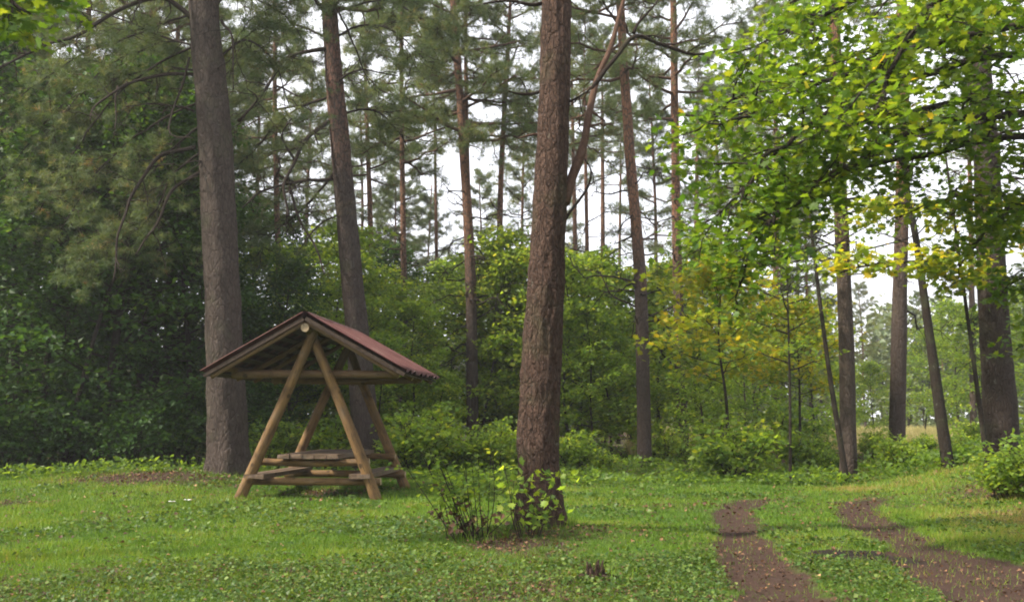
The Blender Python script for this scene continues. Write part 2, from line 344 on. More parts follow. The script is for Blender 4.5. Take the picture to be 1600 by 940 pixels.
def ground_mat(name, track=False):
    m, t, o = mat(name); tc = N(t, 'ShaderNodeTexCoord')
    at = N(t, 'ShaderNodeAttribute', attribute_name='rnd'); sp = N(t, 'ShaderNodeSeparateXYZ', {0: at.outputs['Vector']})
    n1 = N(t, 'ShaderNodeTexNoise', {'Vector': tc.outputs['Object'], 'Scale': 1.3, 'Detail': 8, 'Roughness': .7})
    n2_ = N(t, 'ShaderNodeTexNoise', {'Vector': tc.outputs['Object'], 'Scale': 28, 'Detail': 5, 'Roughness': .7})
    vo = N(t, 'ShaderNodeTexVoronoi', {'Vector': tc.outputs['Object'], 'Scale': 55})
    soil = mixc(t, mapr(t, n2_.outputs['Fac'], .3, .7), (.024, .016, .013), (.066, .042, .033))
    soil = mixc(t, mapr(t, vo.outputs['Color'], .0, 1.0, 0, .6), soil, mixc(t, mapr(t, n1.outputs['Fac'], .35, .65), (.088, .052, .037), (.040, .027, .023)))
    if track:
        c = mixc(t, sp.outputs[1], soil, (.018, .015, .014))
        c = mixc(t, mapr(t, n1.outputs['Fac'], .45, .7, 0, .35), c, (.06, .04, .03))
    else:
        g = mixc(t, mapr(t, n1.outputs['Fac'], .3, .7), (.055, .11, .014), (.10, .175, .022))
        g = mixc(t, mapr(t, n2_.outputs['Fac'], .35, .75, 0, .65), g, (.045, .065, .02))
        c = mixc(t, mapr(t, sp.outputs[0], .15, .8), g, soil)
        sy = N(t, 'ShaderNodeSeparateXYZ', {0: tc.outputs['Object']})
        mw = N(t, 'ShaderNodeMath', {0: sy.outputs[1], 1: .13}, operation='MULTIPLY'); mq = N(t, 'ShaderNodeMath', {0: sy.outputs[0], 1: mw.outputs[0]}, operation='SUBTRACT')
        mf = N(t, 'ShaderNodeMath', {0: mapr(t, sy.outputs[1], 34, 44), 1: mapr(t, mq.outputs[0], 0, 6)}, operation='MULTIPLY')
        c = mixc(t, mf.outputs[0], c, mixc(t, mapr(t, n1.outputs['Fac'], .4, .6), (.40, .40, .20), (.24, .31, .12)))
    bp = N(t, 'ShaderNodeBump', {'Height': n2_.outputs['Fac'], 'Strength': .8, 'Distance': .03})
    rg = .95
    pb = N(t, 'ShaderNodeBsdfPrincipled', {'Base Color': c, 'Roughness': rg, 'Specular IOR Level': .06, 'Normal': bp.outputs[0]})
    t.links.new(pb.outputs[0], o.inputs[0]); return m
M['ground'] = ground_mat('forest_lawn_soil'); M['track'] = ground_mat('worn_track_soil', True)

# ------------------------------------------------------------------ object helpers
def link(name, me, parent=None, loc=(0, 0, 0)):
    o = bpy.data.objects.new(name, me); C.objects.link(o); o.location = loc
    if parent: o.parent = parent
    return o
def thing(name, label, cat, loc=(0, 0, 0), group=None, rotz=0):
    o = link(name, None, None, tuple(float(c) for c in loc)); o.rotation_euler = (0, 0, rotz); o.empty_display_size = .3
    o['label'] = label; o['category'] = cat
    if group: o['group'] = group
    return o
def tag(o, label=None, cat=None, group=None, kind=None):
    for k, v in (('label', label), ('category', cat), ('group', group), ('kind', kind)):
        if v: o[k] = v
    return o

# ------------------------------------------------------------------ ground
def lines(segs):
    o = []
    for a, b, s in segs: o.append(np.arange(a, b, s))
    return np.concatenate(o + [[segs[-1][1]]])
gx = lines([(-200, -60, 20), (-60, -20, 2), (-20, -9, .4), (-9, 9, .09), (9, 20, .4), (20, 60, 2), (60, 200, 20)])
gy = lines([(-60, -10, 5), (-10, 4, .7), (4, 18, .07), (18, 26, .2), (26, 60, 1), (60, 200, 7), (200, 320, 30)])
X, Y = np.meshgrid(gx, gy); V = np.stack([X, Y, gz(X, Y)], -1).reshape(-1, 3)
rm, mud = rut(X, Y); lm = litter_mask(X, Y)
A = np.stack([np.maximum(lm, .8 * sst(.05, .45, rm)).ravel(), mud.ravel()], -1)
nx, ny = len(gx), len(gy)
i = (np.arange(ny - 1)[:, None] * nx + np.arange(nx - 1)[None, :])
F = np.stack([i, i + 1, i + nx + 1, i + nx], -1)
m4 = np.maximum(rm, mud); msk = ((m4[:-1, :-1] + m4[1:, :-1] + m4[:-1, 1:] + m4[1:, 1:]) / 4) > .45
def sub(F_):
    F_ = F_.reshape(-1, 4); u, inv = np.unique(F_, return_inverse=True); mb = MB()
    mb.add(V[u], f4=inv.reshape(-1, 4), a=A[u]); return mb
tag(link('ground', sub(F[~msk]).mesh('ground', M['ground'], True)), 'gently uneven lawn and forest floor', kind='structure')
tag(link('dirt_track', sub(F[msk]).mesh('dirt_track', M['track'], True)), 'two worn brown wheel ruts curving across the lawn', kind='structure')

# ------------------------------------------------------------------ branch growing
def grow_limb(wood, tips, r, start, d, L, rad, sub_n=6, sub_l=.38, up=.25, jit=.08, k=5, flat=.35, sides=True, wseg=7, tip_pts=3, subsub=0):
    d = unit(d); n = wseg; t = np.linspace(0, 1, n)[:, None]
    path = start + d * L * t + np.array([0, 0, 1.]) * up * L * (t ** 2) + r.normal(size=(n, 3)) * jit * L * .3 * t
    tube(wood, path, rad * (1 - .85 * t[:, 0]) + .003, k, cap=False)
    tips.append((path[-1], d))
    for j in range(sub_n):
        tt = .25 + .73 * (j + r.random() * .6) / sub_n; i0 = min(int(tt * (n - 1)), n - 2); f = tt * (n - 1) - i0
        p = path[i0] * (1 - f) + path[i0 + 1] * f; ax = unit(path[i0 + 1] - path[i0])
        side = np.cross(ax, [0, 0, 1.]); side = unit(side) * (1 if j % 2 else -1)
        dd = unit(ax * .7 + side * r.uniform(.5, 1.1) + np.array([0, 0, r.normal() * flat]))
        l = L * sub_l * (1.15 - .6 * tt) * r.uniform(.7, 1.2); q = np.linspace(0, 1, 5)[:, None]
        sp_ = p + dd * l * q + np.array([0, 0, 1.]) * up * .6 * l * q ** 2 + r.normal(size=(5, 3)) * .05 * l * q
        tube(wood, sp_, rad * .4 * (1 - .8 * q[:, 0]) + .002, 3, cap=False)
        if subsub:
            for z_ in range(subsub):
                qq = r.integers(1, 4); d3 = unit(dd + r.normal(size=3) * .7); l3 = l * .45
                s3 = sp_[qq] + d3 * l3 * np.linspace(0, 1, 3)[:, None]; tube(wood, s3, [rad * .16 + .002, rad * .1 + .002, .002], 3, cap=False)
                tips.append((s3[-1], d3)); tips.append((s3[1], d3))
        for q_ in range(tip_pts): tips.append((sp_[4 - q_], dd))
def leaves_at(mb, r, tips, per, spread, size, shape='ov', tilt=.55, droop=.3, smin=.7, bias=0.):
    P0 = np.array([t[0] for t in tips]); D0 = np.array([t[1] for t in tips])
    clump = r.random(len(P0)); idx = np.repeat(np.arange(len(P0)), per)
    pos = P0[idx] + r.normal(size=(len(idx), 3)) * np.array([1, 1, .45]) * spread
    nrm, head = leaf_frames(r, len(idx), tilt, droop, D0[idx])
    a = np.stack([np.clip(r.random(len(idx)) * .45 + clump[idx] * .55 + bias, 0, 1), r.random(len(idx))], -1)
    s = size * r.uniform(smin, 1.2, len(idx))
    sh, fc = {'ov': (OV, OVF), 'map': (MAP, MAPF)}[shape]
    scatter(mb, sh, fc, pos, nrm, head, s, a)
def tufts_at(mb, r, tips, per, spread, size, bias=0.):
    P0 = np.array([t[0] for t in tips]); D0 = np.array([t[1] for t in tips]); cl = r.random(len(P0))
    idx = np.repeat(np.arange(len(P0)), per)
    pos = P0[idx] + r.normal(size=(len(idx), 3)) * np.array([1, 1, .6]) * spread
    head = D0[idx] + r.normal(size=(len(idx), 3)) * .5 + np.array([0, 0, .25]); nrm = r.normal(size=(len(idx), 3))
    a = np.stack([np.clip(r.random(len(idx)) * .4 + cl[idx] * .6 + bias, 0, 1), r.random(len(idx))], -1)
    scatter(mb, TUF[0], TUF[1], pos, nrm, head, size * r.uniform(.7, 1.25, len(idx)), a)

# templates: (trunk+limbs mesh, crown mesh), origin at the foot
def broadleaf(seed, H, cb, Rc, nl, per, leaf, lm_, shape='ov', tr=.12, lean=.3, sub_n=7, spread=.16, bark='bark_dark', tilt=.55, dens_tip=3, subsub=0):
    r = np.random.default_rng(seed); wood = MB(); tips = []
    top = np.array([r.normal() * lean, r.normal() * lean, H])
    tp = curve([(0, 0, -.15), top * .35 + [r.normal() * .1, r.normal() * .1, 0], top * .7 + [r.normal() * .15, r.normal() * .15, 0], top], 18)
    tube(wood, tp, tr * (1 - .88 * np.linspace(0, 1, 18)) + .006, 9, .15, 3, seed, .5, cap=False)
    for j in range(nl):
        t = cb + (1 - cb) * (j + r.random() * .7) / nl; t = min(t, .985); z = t * (17); i0 = min(int(z), 16); f = z - i0
        p = tp[i0] * (1 - f) + tp[i0 + 1] * f; az_ = j * 2.4 + r.normal() * .3
        u_ = (t - cb) / (1 - cb); prof = (math.sin(math.pi * min(1, .25 + u_ * .72))) ** .7
        el_ = .1 + .75 * u_ + r.normal() * .12
        d = np.array([math.cos(az_) * math.cos(el_), math.sin(az_) * math.cos(el_), math.sin(el_)])
        grow_limb(wood, tips, r, p, d, Rc * prof * r.uniform(.75, 1.15), tr * .34 * (1.1 - .7 * t), sub_n, .42, .12, .1, 5, .3, tip_pts=dens_tip, subsub=subsub)
    crown = MB(); leaves_at(crown, r, tips, per, spread, leaf, shape, tilt)
    return wood.mesh('trunk', M[bark], True), crown.mesh('crown', M[lm_])
def bush(seed, H, Rc, ns, per, leaf, lm_, shape='ov', spread=.12):
    r = np.random.default_rng(seed); wood = MB(); tips = []
    for j in range(ns):
        a = r.uniform(0, 6.28); e = r.uniform(.7, 1.45); b = np.array([r.normal() * Rc * .18, r.normal() * Rc * .18, -.05])
        d = np.array([math.cos(a) * math.cos(e), math.sin(a) * math.cos(e), math.sin(e)]); L = H * r.uniform(.6, 1.05)
        grow_limb(wood, tips, r, b, d, L, .016, 7, .4, -.12, .1, 4, .4)
    crown = MB(); leaves_at(crown, r, tips, per, spread, leaf, shape, .6)
    return wood.mesh('stem', M['bark_dark'], True), crown.mesh('foliage', M[lm_])
def pine_crown(seed, H, Rc, nl, per, lm_='needle', tsize=.15, spread=.16):
    """live crown of a tall pine; origin where the lowest live limb leaves the trunk"""
    r = np.random.default_rng(seed); wood = MB(); tips = []
    for j in range(nl):
        t = (j + r.random()) / nl; az_ = j * 2.4 + r.normal() * .5; e = -.15 + .8 * t + r.normal() * .15
        L = Rc * (1.0 - .65 * t ** 1.5) * r.uniform(.55, 1.15)
        d = np.array([math.cos(az_) * math.cos(e), math.sin(az_) * math.cos(e), math.sin(e)])
        grow_limb(wood, tips, r, np.array([0, 0, t * H]), d, L, .05 * (1.1 - .6 * t), 8, .34, .18, .16, 5, .45, tip_pts=3, subsub=1)
    mb = MB(); tufts_at(mb, r, tips, per, spread, tsize)
    return wood.mesh('limb', M['twig_red'], True), mb.mesh('crown', M[lm_])
def dead_limbs(seed, z0, z1, nl, Lm):
    r = np.random.default_rng(seed); wood = MB(); tips = []
    for j in range(nl):
        z = r.uniform(z0, z1); az_ = r.uniform(0, 6.28); e = r.normal() * .3 - .1
        d = np.array([math.cos(az_) * math.cos(e), math.sin(az_) * math.cos(e), math.sin(e)]); L = Lm * r.uniform(.3, 1.1)
        grow_limb(wood, tips, r, np.array([0, 0, z]), d, L, .014 + .009 * L, 5, .4, -.1 + r.random() * .3, .3, 4, .5)
    return wood.mesh('dead_branch', M['twig'], True)
PC = [pine_crown(40 + i, 9.5, 2.7, 38, 5, spread=.11) for i in range(4)]
PD = [pine_crown(50 + i, 8.5, 3.0, 34, 6, 'needle_dull', .15, .11) for i in range(2)]
DL = [dead_limbs(60 + i, 3.4, 9.8, 20, 2.1) for i in range(3)]
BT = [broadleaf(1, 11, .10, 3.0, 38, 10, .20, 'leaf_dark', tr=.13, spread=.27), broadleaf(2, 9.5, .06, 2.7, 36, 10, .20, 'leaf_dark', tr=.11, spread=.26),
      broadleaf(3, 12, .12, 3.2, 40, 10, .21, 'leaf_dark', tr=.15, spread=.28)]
ST = [broadleaf(11, 5.5, .10, 1.9, 26, 8, .165, 'leaf_mid', tr=.045, spread=.15), broadleaf(12, 4.6, .08, 1.7, 24, 8, .165, 'leaf_mid', tr=.04, spread=.15),
      broadleaf(13, 6.5, .12, 2.1, 28, 8, .175, 'leaf_mid', tr=.05, spread=.2), broadleaf(14, 7.5, .16, 2.2, 30, 8, .175, 'leaf_mid', tr=.06, spread=.22)]
BU = [bush(21, 1.9, 1.1, 20, 5, .15, 'leaf_mid'), bush(22, 1.4, 1.0, 18, 5, .14, 'leaf_mid'), bush(23, 2.4, 1.2, 20, 5, .17, 'leaf_dark'), bush(24, 1.0, .8, 14, 4, .10, 'leaf_mid', 'map')]
YM = broadleaf(31, 4.4, .45, 1.7, 22, 5, .15, 'leaf_yellow', 'map', .045, .25, spread=.2)

# ------------------------------------------------------------------ pines with a trunk of their own
def trunk_pts(pts, Y, H):
    w_ = [P(px, py, Y) for px, py in pts]
    b = w_[0].copy(); d0 = w_[1] - w_[0]
    z0 = float(gz(b[0], Y)) - .12; b = b + d0 * ((z0 - b[2]) / d0[2])
    pts3 = [b] + w_[1:]
    last = pts3[-1]; d = unit(pts3[-1] - pts3[-2]); d = unit(d * np.array([.6, .6, 1]))
    if last[2] < H: pts3.append(last + d * (H - last[2]) * .5); pts3.append(last + d * (H - last[2]) + np.array([.1, .1, 0]))
    return np.array(pts3)
def pine(label, pts, Y, wpx, H, crown, c0, bark, dead=None, group=None, seg=16, flare=.35, k=14, n=60, taper=.62, rough=.16, name='pine_tree', cs=1.0, widths=None, rs=3.0):
    p3 = trunk_pts(pts, Y, H); base = p3[0].copy(); p3 = p3 - base
    path = curve(p3, n); zt = path[:, 2] / path[-1, 2]
    r0 = wpx / 1500 * Y / 2
    if widths is not None:
        rad = np.interp(path[:, 2] + base[2], [w_[0] for w_ in widths], [w_[1] for w_ in widths])
    else: rad = r0 * (1 - taper * zt - (.38 - .02) * sst(.75, 1, zt))
    rad = np.maximum(rad, .02)
    t = thing(name, label, 'tree', base, group)
    mb = MB(); tube(mb, path, rad, k, rough, rs, base[0] * 3.1, flare)
    link('trunk', mb.mesh('trunk', M[bark], True), t)
    def at_h(z):
        return np.array([np.interp(z, path[:, 2], path[:, i_]) for i_ in range(3)])
    if crown is not None:
        wm, cm = crown; a = at_h(c0); b = path[-1]; dv = Vector(unit(b - a)); q = Vector((0, 0, 1)).rotation_difference(dv) @ Quaternion((0, 0, 1), float(rng.uniform(0, 6.28)))
        s = cs * (np.linalg.norm(b - a) + .3) / 9.5; s = max(.75, min(1.35, s))
        for nm, me in (('limbs', wm), ('crown', cm)):
            o = link(nm, me, t, tuple(a)); o.rotation_mode = 'QUATERNION'; o.rotation_quaternion = q; o.scale = (s, s, s)
    if dead is not None:
        a = at_h(3.0); b = at_h(9); dv = Vector(unit(b - a)); q = Vector((0, 0, 1)).rotation_difference(dv)
        o = link('dead_branches', dead, t, tuple(a - np.array(dv) * 3.0)); o.rotation_mode = 'QUATERNION'; o.rotation_quaternion = q @ Quaternion((0, 0, 1), float(rng.uniform(0, 6.28))) 
    return t, base, at_h
def px_limb(t, base, pts, Y, wpx, seed, name='limb', m='twig', twigs=6, tl=.6, needles=None, tw_up=-.1, per=5, k=7, tsz=.13, nm='needles'):
    """a limb that follows the photographed one; Y may be one depth or one per point"""
    r = np.random.default_rng(seed); Ys = [Y] * len(pts) if np.isscalar(Y) else Y
    p3 = np.array([P(a, b, y) for (a, b), y in zip(pts, Ys)]) - base
    L = np.sum(np.linalg.norm(np.diff(p3, axis=0), axis=1)); n = max(10, int(L / .12)); path = curve(p3, n, .035, r)
    r0 = wpx / 1500 * Ys[0] / 2; q = np.linspace(0, 1, n)
    wood = MB(); tube(wood, path, r0 * (1 - .7 * q) + .003, k, .25, 8, seed, cap=True); tips = [(path[-1], unit(path[-1] - path[-2]))]
    for j in range(twigs):
        i0 = int(r.uniform(.2, .98) * (n - 1)); ax = unit(path[min(i0 + 1, n - 1)] - path[i0 - 1]); dd = unit(ax * .5 + r.normal(size=3) * np.array([.8, .8, .6]))
        grow_limb(wood, tips, r, path[i0], dd, tl * r.uniform(.4, 1.3), max(.006, r0 * .3), 4, .5, tw_up, .25, 4, .5, tip_pts=2)
    o = link(name, wood.mesh(name, M[m], True), t)
    if needles:
        mb = MB(); tufts_at(mb, r, [q_ for q_ in tips if r.random() < .5], per + 2, .10, tsz); link(nm, mb.mesh(nm, M[needles]), o)
    return o

hz = lambda py, Y: P(800, py, Y)[2]
# A: the big grey pine at the left
YA = 20.0
wA = [(hz(760, YA), .45), (hz(700, YA), .40), (hz(500, YA), .365), (hz(200, YA), .345), (hz(0, YA), .31), (16, .2), (22, .05)]
tA, bA, _ = pine('thick grey-barked pine standing behind the left end of the wooden shelter', [(360, 745), (353, 600), (345, 400), (334, 180), (318, 0)], YA, 66, 21, PD[0], 10.4, 'bark_grey', None, k=44, n=260, widths=wA, flare=.32, rough=.13, rs=5)
for i_, (pts, w_, tw) in enumerate([
    ([(302, 30), (262, 2), (205, 6), (140, 45), (60, 78), (-20, 120)], 9, 12), ([(302, 116), (240, 117), (195, 133), (150, 165), (140, 190)], 6, 7),
    ([(296, 90), (281, 140), (268, 182), (268, 212), (302, 216)], 4, 4), ([(306, 230), (250, 245), (208, 305), (183, 370), (176, 440)], 7, 6),
    ([(314, 268), (268, 298), (243, 350), (212, 400)], 6, 5), ([(304, 174), (255, 163), (195, 168)], 4, 5),
    ([(184, 134), (180, 175), (176, 216)], 3, 3), ([(346, 32), (362, 60), (366, 140)], 5, 4), ([(372, 190), (400, 158), (385, 140)], 4, 4),
    ([(330, 210), (315, 250), (290, 270)], 3, 3)]):
    Yb = [YA - .1] + [YA - .25 * k_ for k_ in range(1, len(pts))]
    px_limb(tA, bA, pts, Yb, w_, 100 + i_, 'limb', 'twig', tw, .7)
for i_, (pts, dy) in enumerate([([(330, 60), (240, 70), (150, 120), (70, 210)], 1.9), ([(330, 10), (200, 60), (120, 90), (30, 150)], 1.2), ([(335, 150), (230, 200), (150, 270), (90, 370)], 1.0),
    ([(335, 180), (250, 250), (190, 330), (150, 420)], 1.6), ([(330, 60), (200, 130), (120, 230), (60, 330)], 1.3), ([(332, 100), (380, 60), (430, 100), (450, 160)], .9), ([(325, 20), (370, -10), (440, 20), (470, 60)], 1.2),
    ([(330, 110), (230, 110), (100, 160), (20, 260)], 2.2), ([(335, 230), (270, 270), (240, 330), (120, 380)], .6), ([(330, 80), (260, 60), (160, 20), (90, 10)], .5)]):
    Yb = [YA + dy * q_ for q_ in (0, .5, .9, 1)]
    px_limb(tA, bA, pts, Yb, 4, 130 + i_, 'needle_limb', 'twig', 20, 1.15, 'needle_dull', -.25, 5, tsz=.15)
# B: the second pine, behind the shelter
YB = 24.5
wB = [(hz(720, YB), .40), (hz(650, YB), .34), (hz(450, YB), .275), (hz(250, YB), .26), (hz(30, YB), .21), (16, .12), (22, .04)]
tB, bB, _ = pine('grey pine with a forked reddish top rising directly behind the shelter roof', [(574, 720), (562, 560), (547, 400), (532, 230), (516, 30)], YB, 42, 22, PC[0], 12, 'bark_b', None, k=32, n=200, widths=wB, flare=.25, rough=.09, rs=5)
for i_, (pts, w_, tw) in enumerate([
    ([(512, 76), (470, 84), (436, 103), (408, 148), (378, 190)], 7, 9), ([(514, 190), (484, 212), (462, 252), (444, 292), (450, 340)], 8, 12),
    ([(520, 280), (470, 284), (410, 298), (376, 326)], 6, 8), ([(452, 292), (470, 345), (498, 400), (505, 430)], 5, 8), ([(514, 22), (495, 5), (470, -30)], 10, 3),
    ([(524, 10), (550, 60), (578, 130)], 4, 5), ([(460, 250), (440, 215), (455, 185)], 4, 7), ([(536, 330), (500, 350), (470, 390)], 3, 5), ([(524, 130), (560, 110), (620, 120)], 4, 6)]):
    px_limb(tB, bB, pts, [YB - .1 - .3 * k_ for k_ in range(len(pts))], w_, 160 + i_, 'limb', 'twig', tw, .75)
for i_, (pts, dy) in enumerate([([(515, 60), (450, 40), (400, 60), (350, 120)], .8), ([(520, 60), (570, 40), (620, 50), (660, 90)], -.5), ([(520, 20), (600, 0), (660, 30), (690, 60)], 1), 
    ([(516, 150), (450, 180), (400, 230), (370, 260)], 1.4), ([(525, 180), (580, 170), (620, 200), (640, 240)], 1.2), ([(530, 260), (480, 320), (430, 360), (400, 400)], .8)]):
    px_limb(tB, bB, pts, [YB + dy * q_ for q_ in (0, .5, .9, 1)], 4, 180 + i_, 'needle_limb', 'twig', 20, 1.1, 'needle', -.1, 5, tsz=.15)
# C: the red-brown pine in the middle of the lawn
YC = 11.2
wC = [(hz(850, YC), .285), (hz(790, YC), .252), (hz(700, YC), .238), (hz(600, YC), .232), (hz(400, YC), .207), (hz(200, YC), .186), (hz(0, YC), .180), (14, .13), (20, .03)]
tC, bC, _ = pine('leaning red-brown pine with flaky bark alone in the middle of the lawn', [(845, 830), (841, 700), (844, 600), (855, 400), (864, 200), (869, 0)], YC, 68, 19, PC[1], 10.5, 'bark_mid', None, k=72, n=420, widths=wC, flare=.30, rough=.15, rs=9)
for i_, (pts, w_, tw, m_, dy) in enumerate([
    ([(882, 318), (905, 240), (922, 170), (940, 105), (966, 30), (985, -40)], 15.5, 5, 'twig_red', .25), ([(925, 140), (958, 88), (990, 52), (1030, 66), (1085, 84), (1130, 82), (1175, 76)], 8, 6, 'twig', .2),
    ([(990, 52), (1010, 20), (1030, -10)], 5, 3, 'twig', .1), ([(882, 345), (912, 305), (924, 270), (918, 248)], 4, 3, 'twig', .1),
    ([(846, 6), (800, 4), (752, 9)], 6, 3, 'twig', -.1), ([(846, 143), (820, 144), (798, 140)], 5, 1, 'twig', -.1), ([(842, 212), (825, 215), (808, 220)], 5, 0, 'twig_red', -.1), ([(884, 160), (905, 152), (922, 140)], 4, 2, 'twig', -.1)]):
    Yl = [YC + dy * k_ * .7 for k_ in range(len(pts))]
    if i_ == 1: Yl = [YC + .45 + .1 * k_ for k_ in range(len(pts))]
    if i_ == 2: Yl = [YC + .65, YC + .8, YC + .9]
    px_limb(tC, bC, pts, Yl, w_, 200 + i_, 'limb', m_, tw, .5, k=10)

# D: the dark pine on the bank at the right
YD = 17.5
wD = [(hz(740, YD), .34), (hz(700, YD), .30), (hz(450, YD), .25), (hz(230, YD), .22), (hz(0, YD), .2), (14, .14), (20, .04)]
pine('dark pine with a thick trunk on the bank at the right edge of the clearing', [(1570, 735), (1560, 600), (1549, 420), (1540, 230), (1520, 0)], YD, 50, 20, PC[2], 11.5, 'bark_dark_grey', DL[1], k=32, n=200, widths=wD, flare=.3, rough=.09, rs=5)

# the pines further back, one line each
SP = [
 ('straight orange-topped pine just left of the middle pine, against open sky', [(738, 650), (735, 430), (722, 200), (708, 0)], 32, 20, 22, 0, 10.5, 'bark_two', 0),
 ('thin second orange stem close beside the straight orange-topped pine', [(742, 650), (738, 430), (730, 250), (727, 0)], 32.8, 11, 20, 3, 11.5, 'bark_two', 1),
 ('very slender bare pine standing alone in the open patch of sky', [(685, 640), (683, 480), (678, 90)], 45, 8, 18, 1, 14, 'bark_far', 1),
 ('slender pine close behind the middle pine on its left side', [(774, 680), (780, 400), (784, 250), (797, 10)], 38, 13, 22, 2, 12.5, 'bark_two', 2),
 ('orange-topped pine leaning left, first tall one right of the middle pine', [(1007, 725), (1001, 450), (985, 250), (970, 20)], 28, 23, 21, 1, 11.5, 'bark_two', 0),
 ('pine with patchy pinkish bark behind the left edge of the maple leaves', [(1067, 690), (1058, 400), (1052, 0)], 32, 19, 22, 3, 11.5, 'bark_two', 2),
 ('thin far pine in the gap right of the middle pine, its crown half hidden', [(943, 640), (942, 400), (941, 130)], 50, 10, 22, 2, 15, 'bark_far', 0),
 ('thin far pine almost touching the right side of the middle pine', [(902, 640), (899, 400), (895, 200)], 46, 10, 21, 0, 14, 'bark_far', 1),
 ('dim straight pine between the middle pine and the left-leaning one', [(921, 640), (918, 430), (914, 200)], 40, 9, 19, 1, 13, 'bark_far', 2),
 ('thin orange pine behind the left edge of the yellow sapling crown', [(1086, 650), (1087, 400), (1090, 200)], 50, 10, 21, 3, 14, 'bark_far', 1),
 ('hair-thin pine just left of the left-leaning orange pine', [(966, 640), (968, 400), (970, 250)], 55, 7, 20, 2, 15, 'bark_far', 2),
 ('dim grey pine under the lowest maple leaves at the clearing edge', [(1211, 690), (1212, 500), (1213, 300)], 40, 13, 20, 0, 12, 'bark_far', 0),
 ('dark straight pine with a thin leaning stem crossing its foot', [(1326, 742), (1323, 560), (1316, 380), (1308, 150)], 21.5, 27, 20, 1, 11, 'bark_two', 1),
 ('brown pine standing before the pale meadow between two dark stems', [(1401, 718), (1405, 500), (1409, 330), (1411, 150)], 26, 26, 21, 2, 12, 'bark_two', 2),
 ('thin far pine just left of the dark pine on the bank', [(1521, 660), (1519, 500), (1516, 300)], 42, 11, 19, 3, 12.5, 'bark_far', 0),
 ('thin pale stemmed pine in the foliage right of the shelter-top pine', [(583, 640), (580, 400), (572, 150)], 42, 12, 21, 0, 12, 'bark_far', 1),
 ('short dark pine trunk deep in the shaded wood left of the big grey pine', [(243, 712), (241, 600), (236, 400)], 26, 17, 18, 1, 10, 'bark_dark', 2),
 ('narrow dark trunk under the trees left of the mound', [(28, 720), (25, 600), (20, 400)], 27, 14, 18, 3, 10.5, 'bark_dark', 0),
 ('far pine seen between the two big pines by the shelter', [(440, 660), (437, 500), (430, 200)], 36, 13, 20, 2, 10.5, 'bark_far', 1),
 ('pine whose grey-green crown hangs high above the shelter roof', [(635, 670), (632, 500), (628, 200)], 36, 12, 21, 1, 11, 'bark_far', 2)]
for lab, pts, Y_, w_, H_, ci, c0, bk, di in SP:
    pine(lab, pts, Y_, w_, H_, PC[ci], c0, bk, DL[di], n=50, k=12, flare=.25, rough=.10)

# wooded background pines that nothing tells apart
TR = MB(); tube(TR, curve([(0, 0, -.3), (.1, .05, 6), (.05, -.1, 12), (.2, .1, 19)], 40), .17 * (1 - .75 * np.linspace(0, 1, 40)), 9, .1, 3, 1, .3)
TRm = TR.mesh('trunk', M['bark_far'], True)
def simple_pine(x, y, s, label, group, i):
    t = thing('pine_tree', label, 'tree', (x, y, float(gz(x, y))), group, float(rng.uniform(0, 6.28))); t.scale = (s, s, s)
    link('trunk', TRm, t)
    for nm, me in zip(('limbs', 'crown'), (PC + PD)[i % 6]): link(nm, me, t, (.05, -.05, 9.6))
    link('dead_branches', DL[i % 3], t)
k_ = 0
for i_, (px_, Y_, s_) in enumerate([(-60, 27, .95), (40, 33, 1.0), (110, 30, 1.05), (170, 36, 1.0), (255, 31, 1.0), (300, 40, 1.1), (395, 42, .95), (470, 52, 1.1), (560, 60, 1.15), (625, 66, 1.2), (612, 52, .78), (668, 60, .85), (752, 58, .85), (815, 50, .95), (-130, 38, 1.1), (0, 44, 1.15), (210, 48, 1.15), (350, 52, 1.2)]):
    p_ = P(px_, 600, Y_); simple_pine(p_[0], Y_, s_, 'slim grey-green pine in the shaded wood behind the left side of the lawn', 'pines in the left wood', k_); k_ += 1
for i_, (px_, Y_, s_) in enumerate([(870, 64, 1.15), (1030, 52, 1.05), (1130, 56, 1.1), (1180, 46, 1.05), (1250, 64, .9), (1265, 42, .62), (1225, 48, .7)]):
    p_ = P(px_, 600, Y_); simple_pine(p_[0], Y_, s_, 'slender pine in the sunlit wood beyond the right half of the lawn', 'pines in the right wood', k_); k_ += 1
for i_, (px_, Y_, s_) in enumerate([(1290, 78, .62), (1350, 72, .58), (1440, 80, .6), (1475, 74, .56), (1560, 70, .7), (1640, 60, .8), (1700, 50, .9), (1600, 84, .7)]):
    p_ = P(px_, 600, Y_); simple_pine(p_[0], Y_, s_, 'hazy small pine at the far side of the pale meadow', 'pines beyond the meadow', k_); k_ += 1

# ------------------------------------------------------------------ broad-leaved trees, saplings and bushes
def plant(name, tpl, label, cat, px_, Y_, s, group=None, parts=('trunk', 'crown'), sz=1.0):
    p_ = P(px_, 700, Y_); x = p_[0]
    t = thing(name, label, cat, (x, Y_, float(gz(x, Y_))), group, float(rng.uniform(0, 6.28))); t.scale = (s, s, s * sz)
    for nm, me in zip(parts, tpl): link(nm, me, t)
    return t
LB = 'dark leafy tree in the shaded wood left of the big grey pine'
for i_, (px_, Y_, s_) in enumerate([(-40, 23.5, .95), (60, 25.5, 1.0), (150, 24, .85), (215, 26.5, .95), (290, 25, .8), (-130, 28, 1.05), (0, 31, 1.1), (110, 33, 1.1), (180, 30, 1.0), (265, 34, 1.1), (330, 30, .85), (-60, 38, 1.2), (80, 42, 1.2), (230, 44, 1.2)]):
    plant('leafy_tree', BT[i_ % 3], LB, 'tree', px_, Y_, s_, 'dark leafy trees in the left wood')
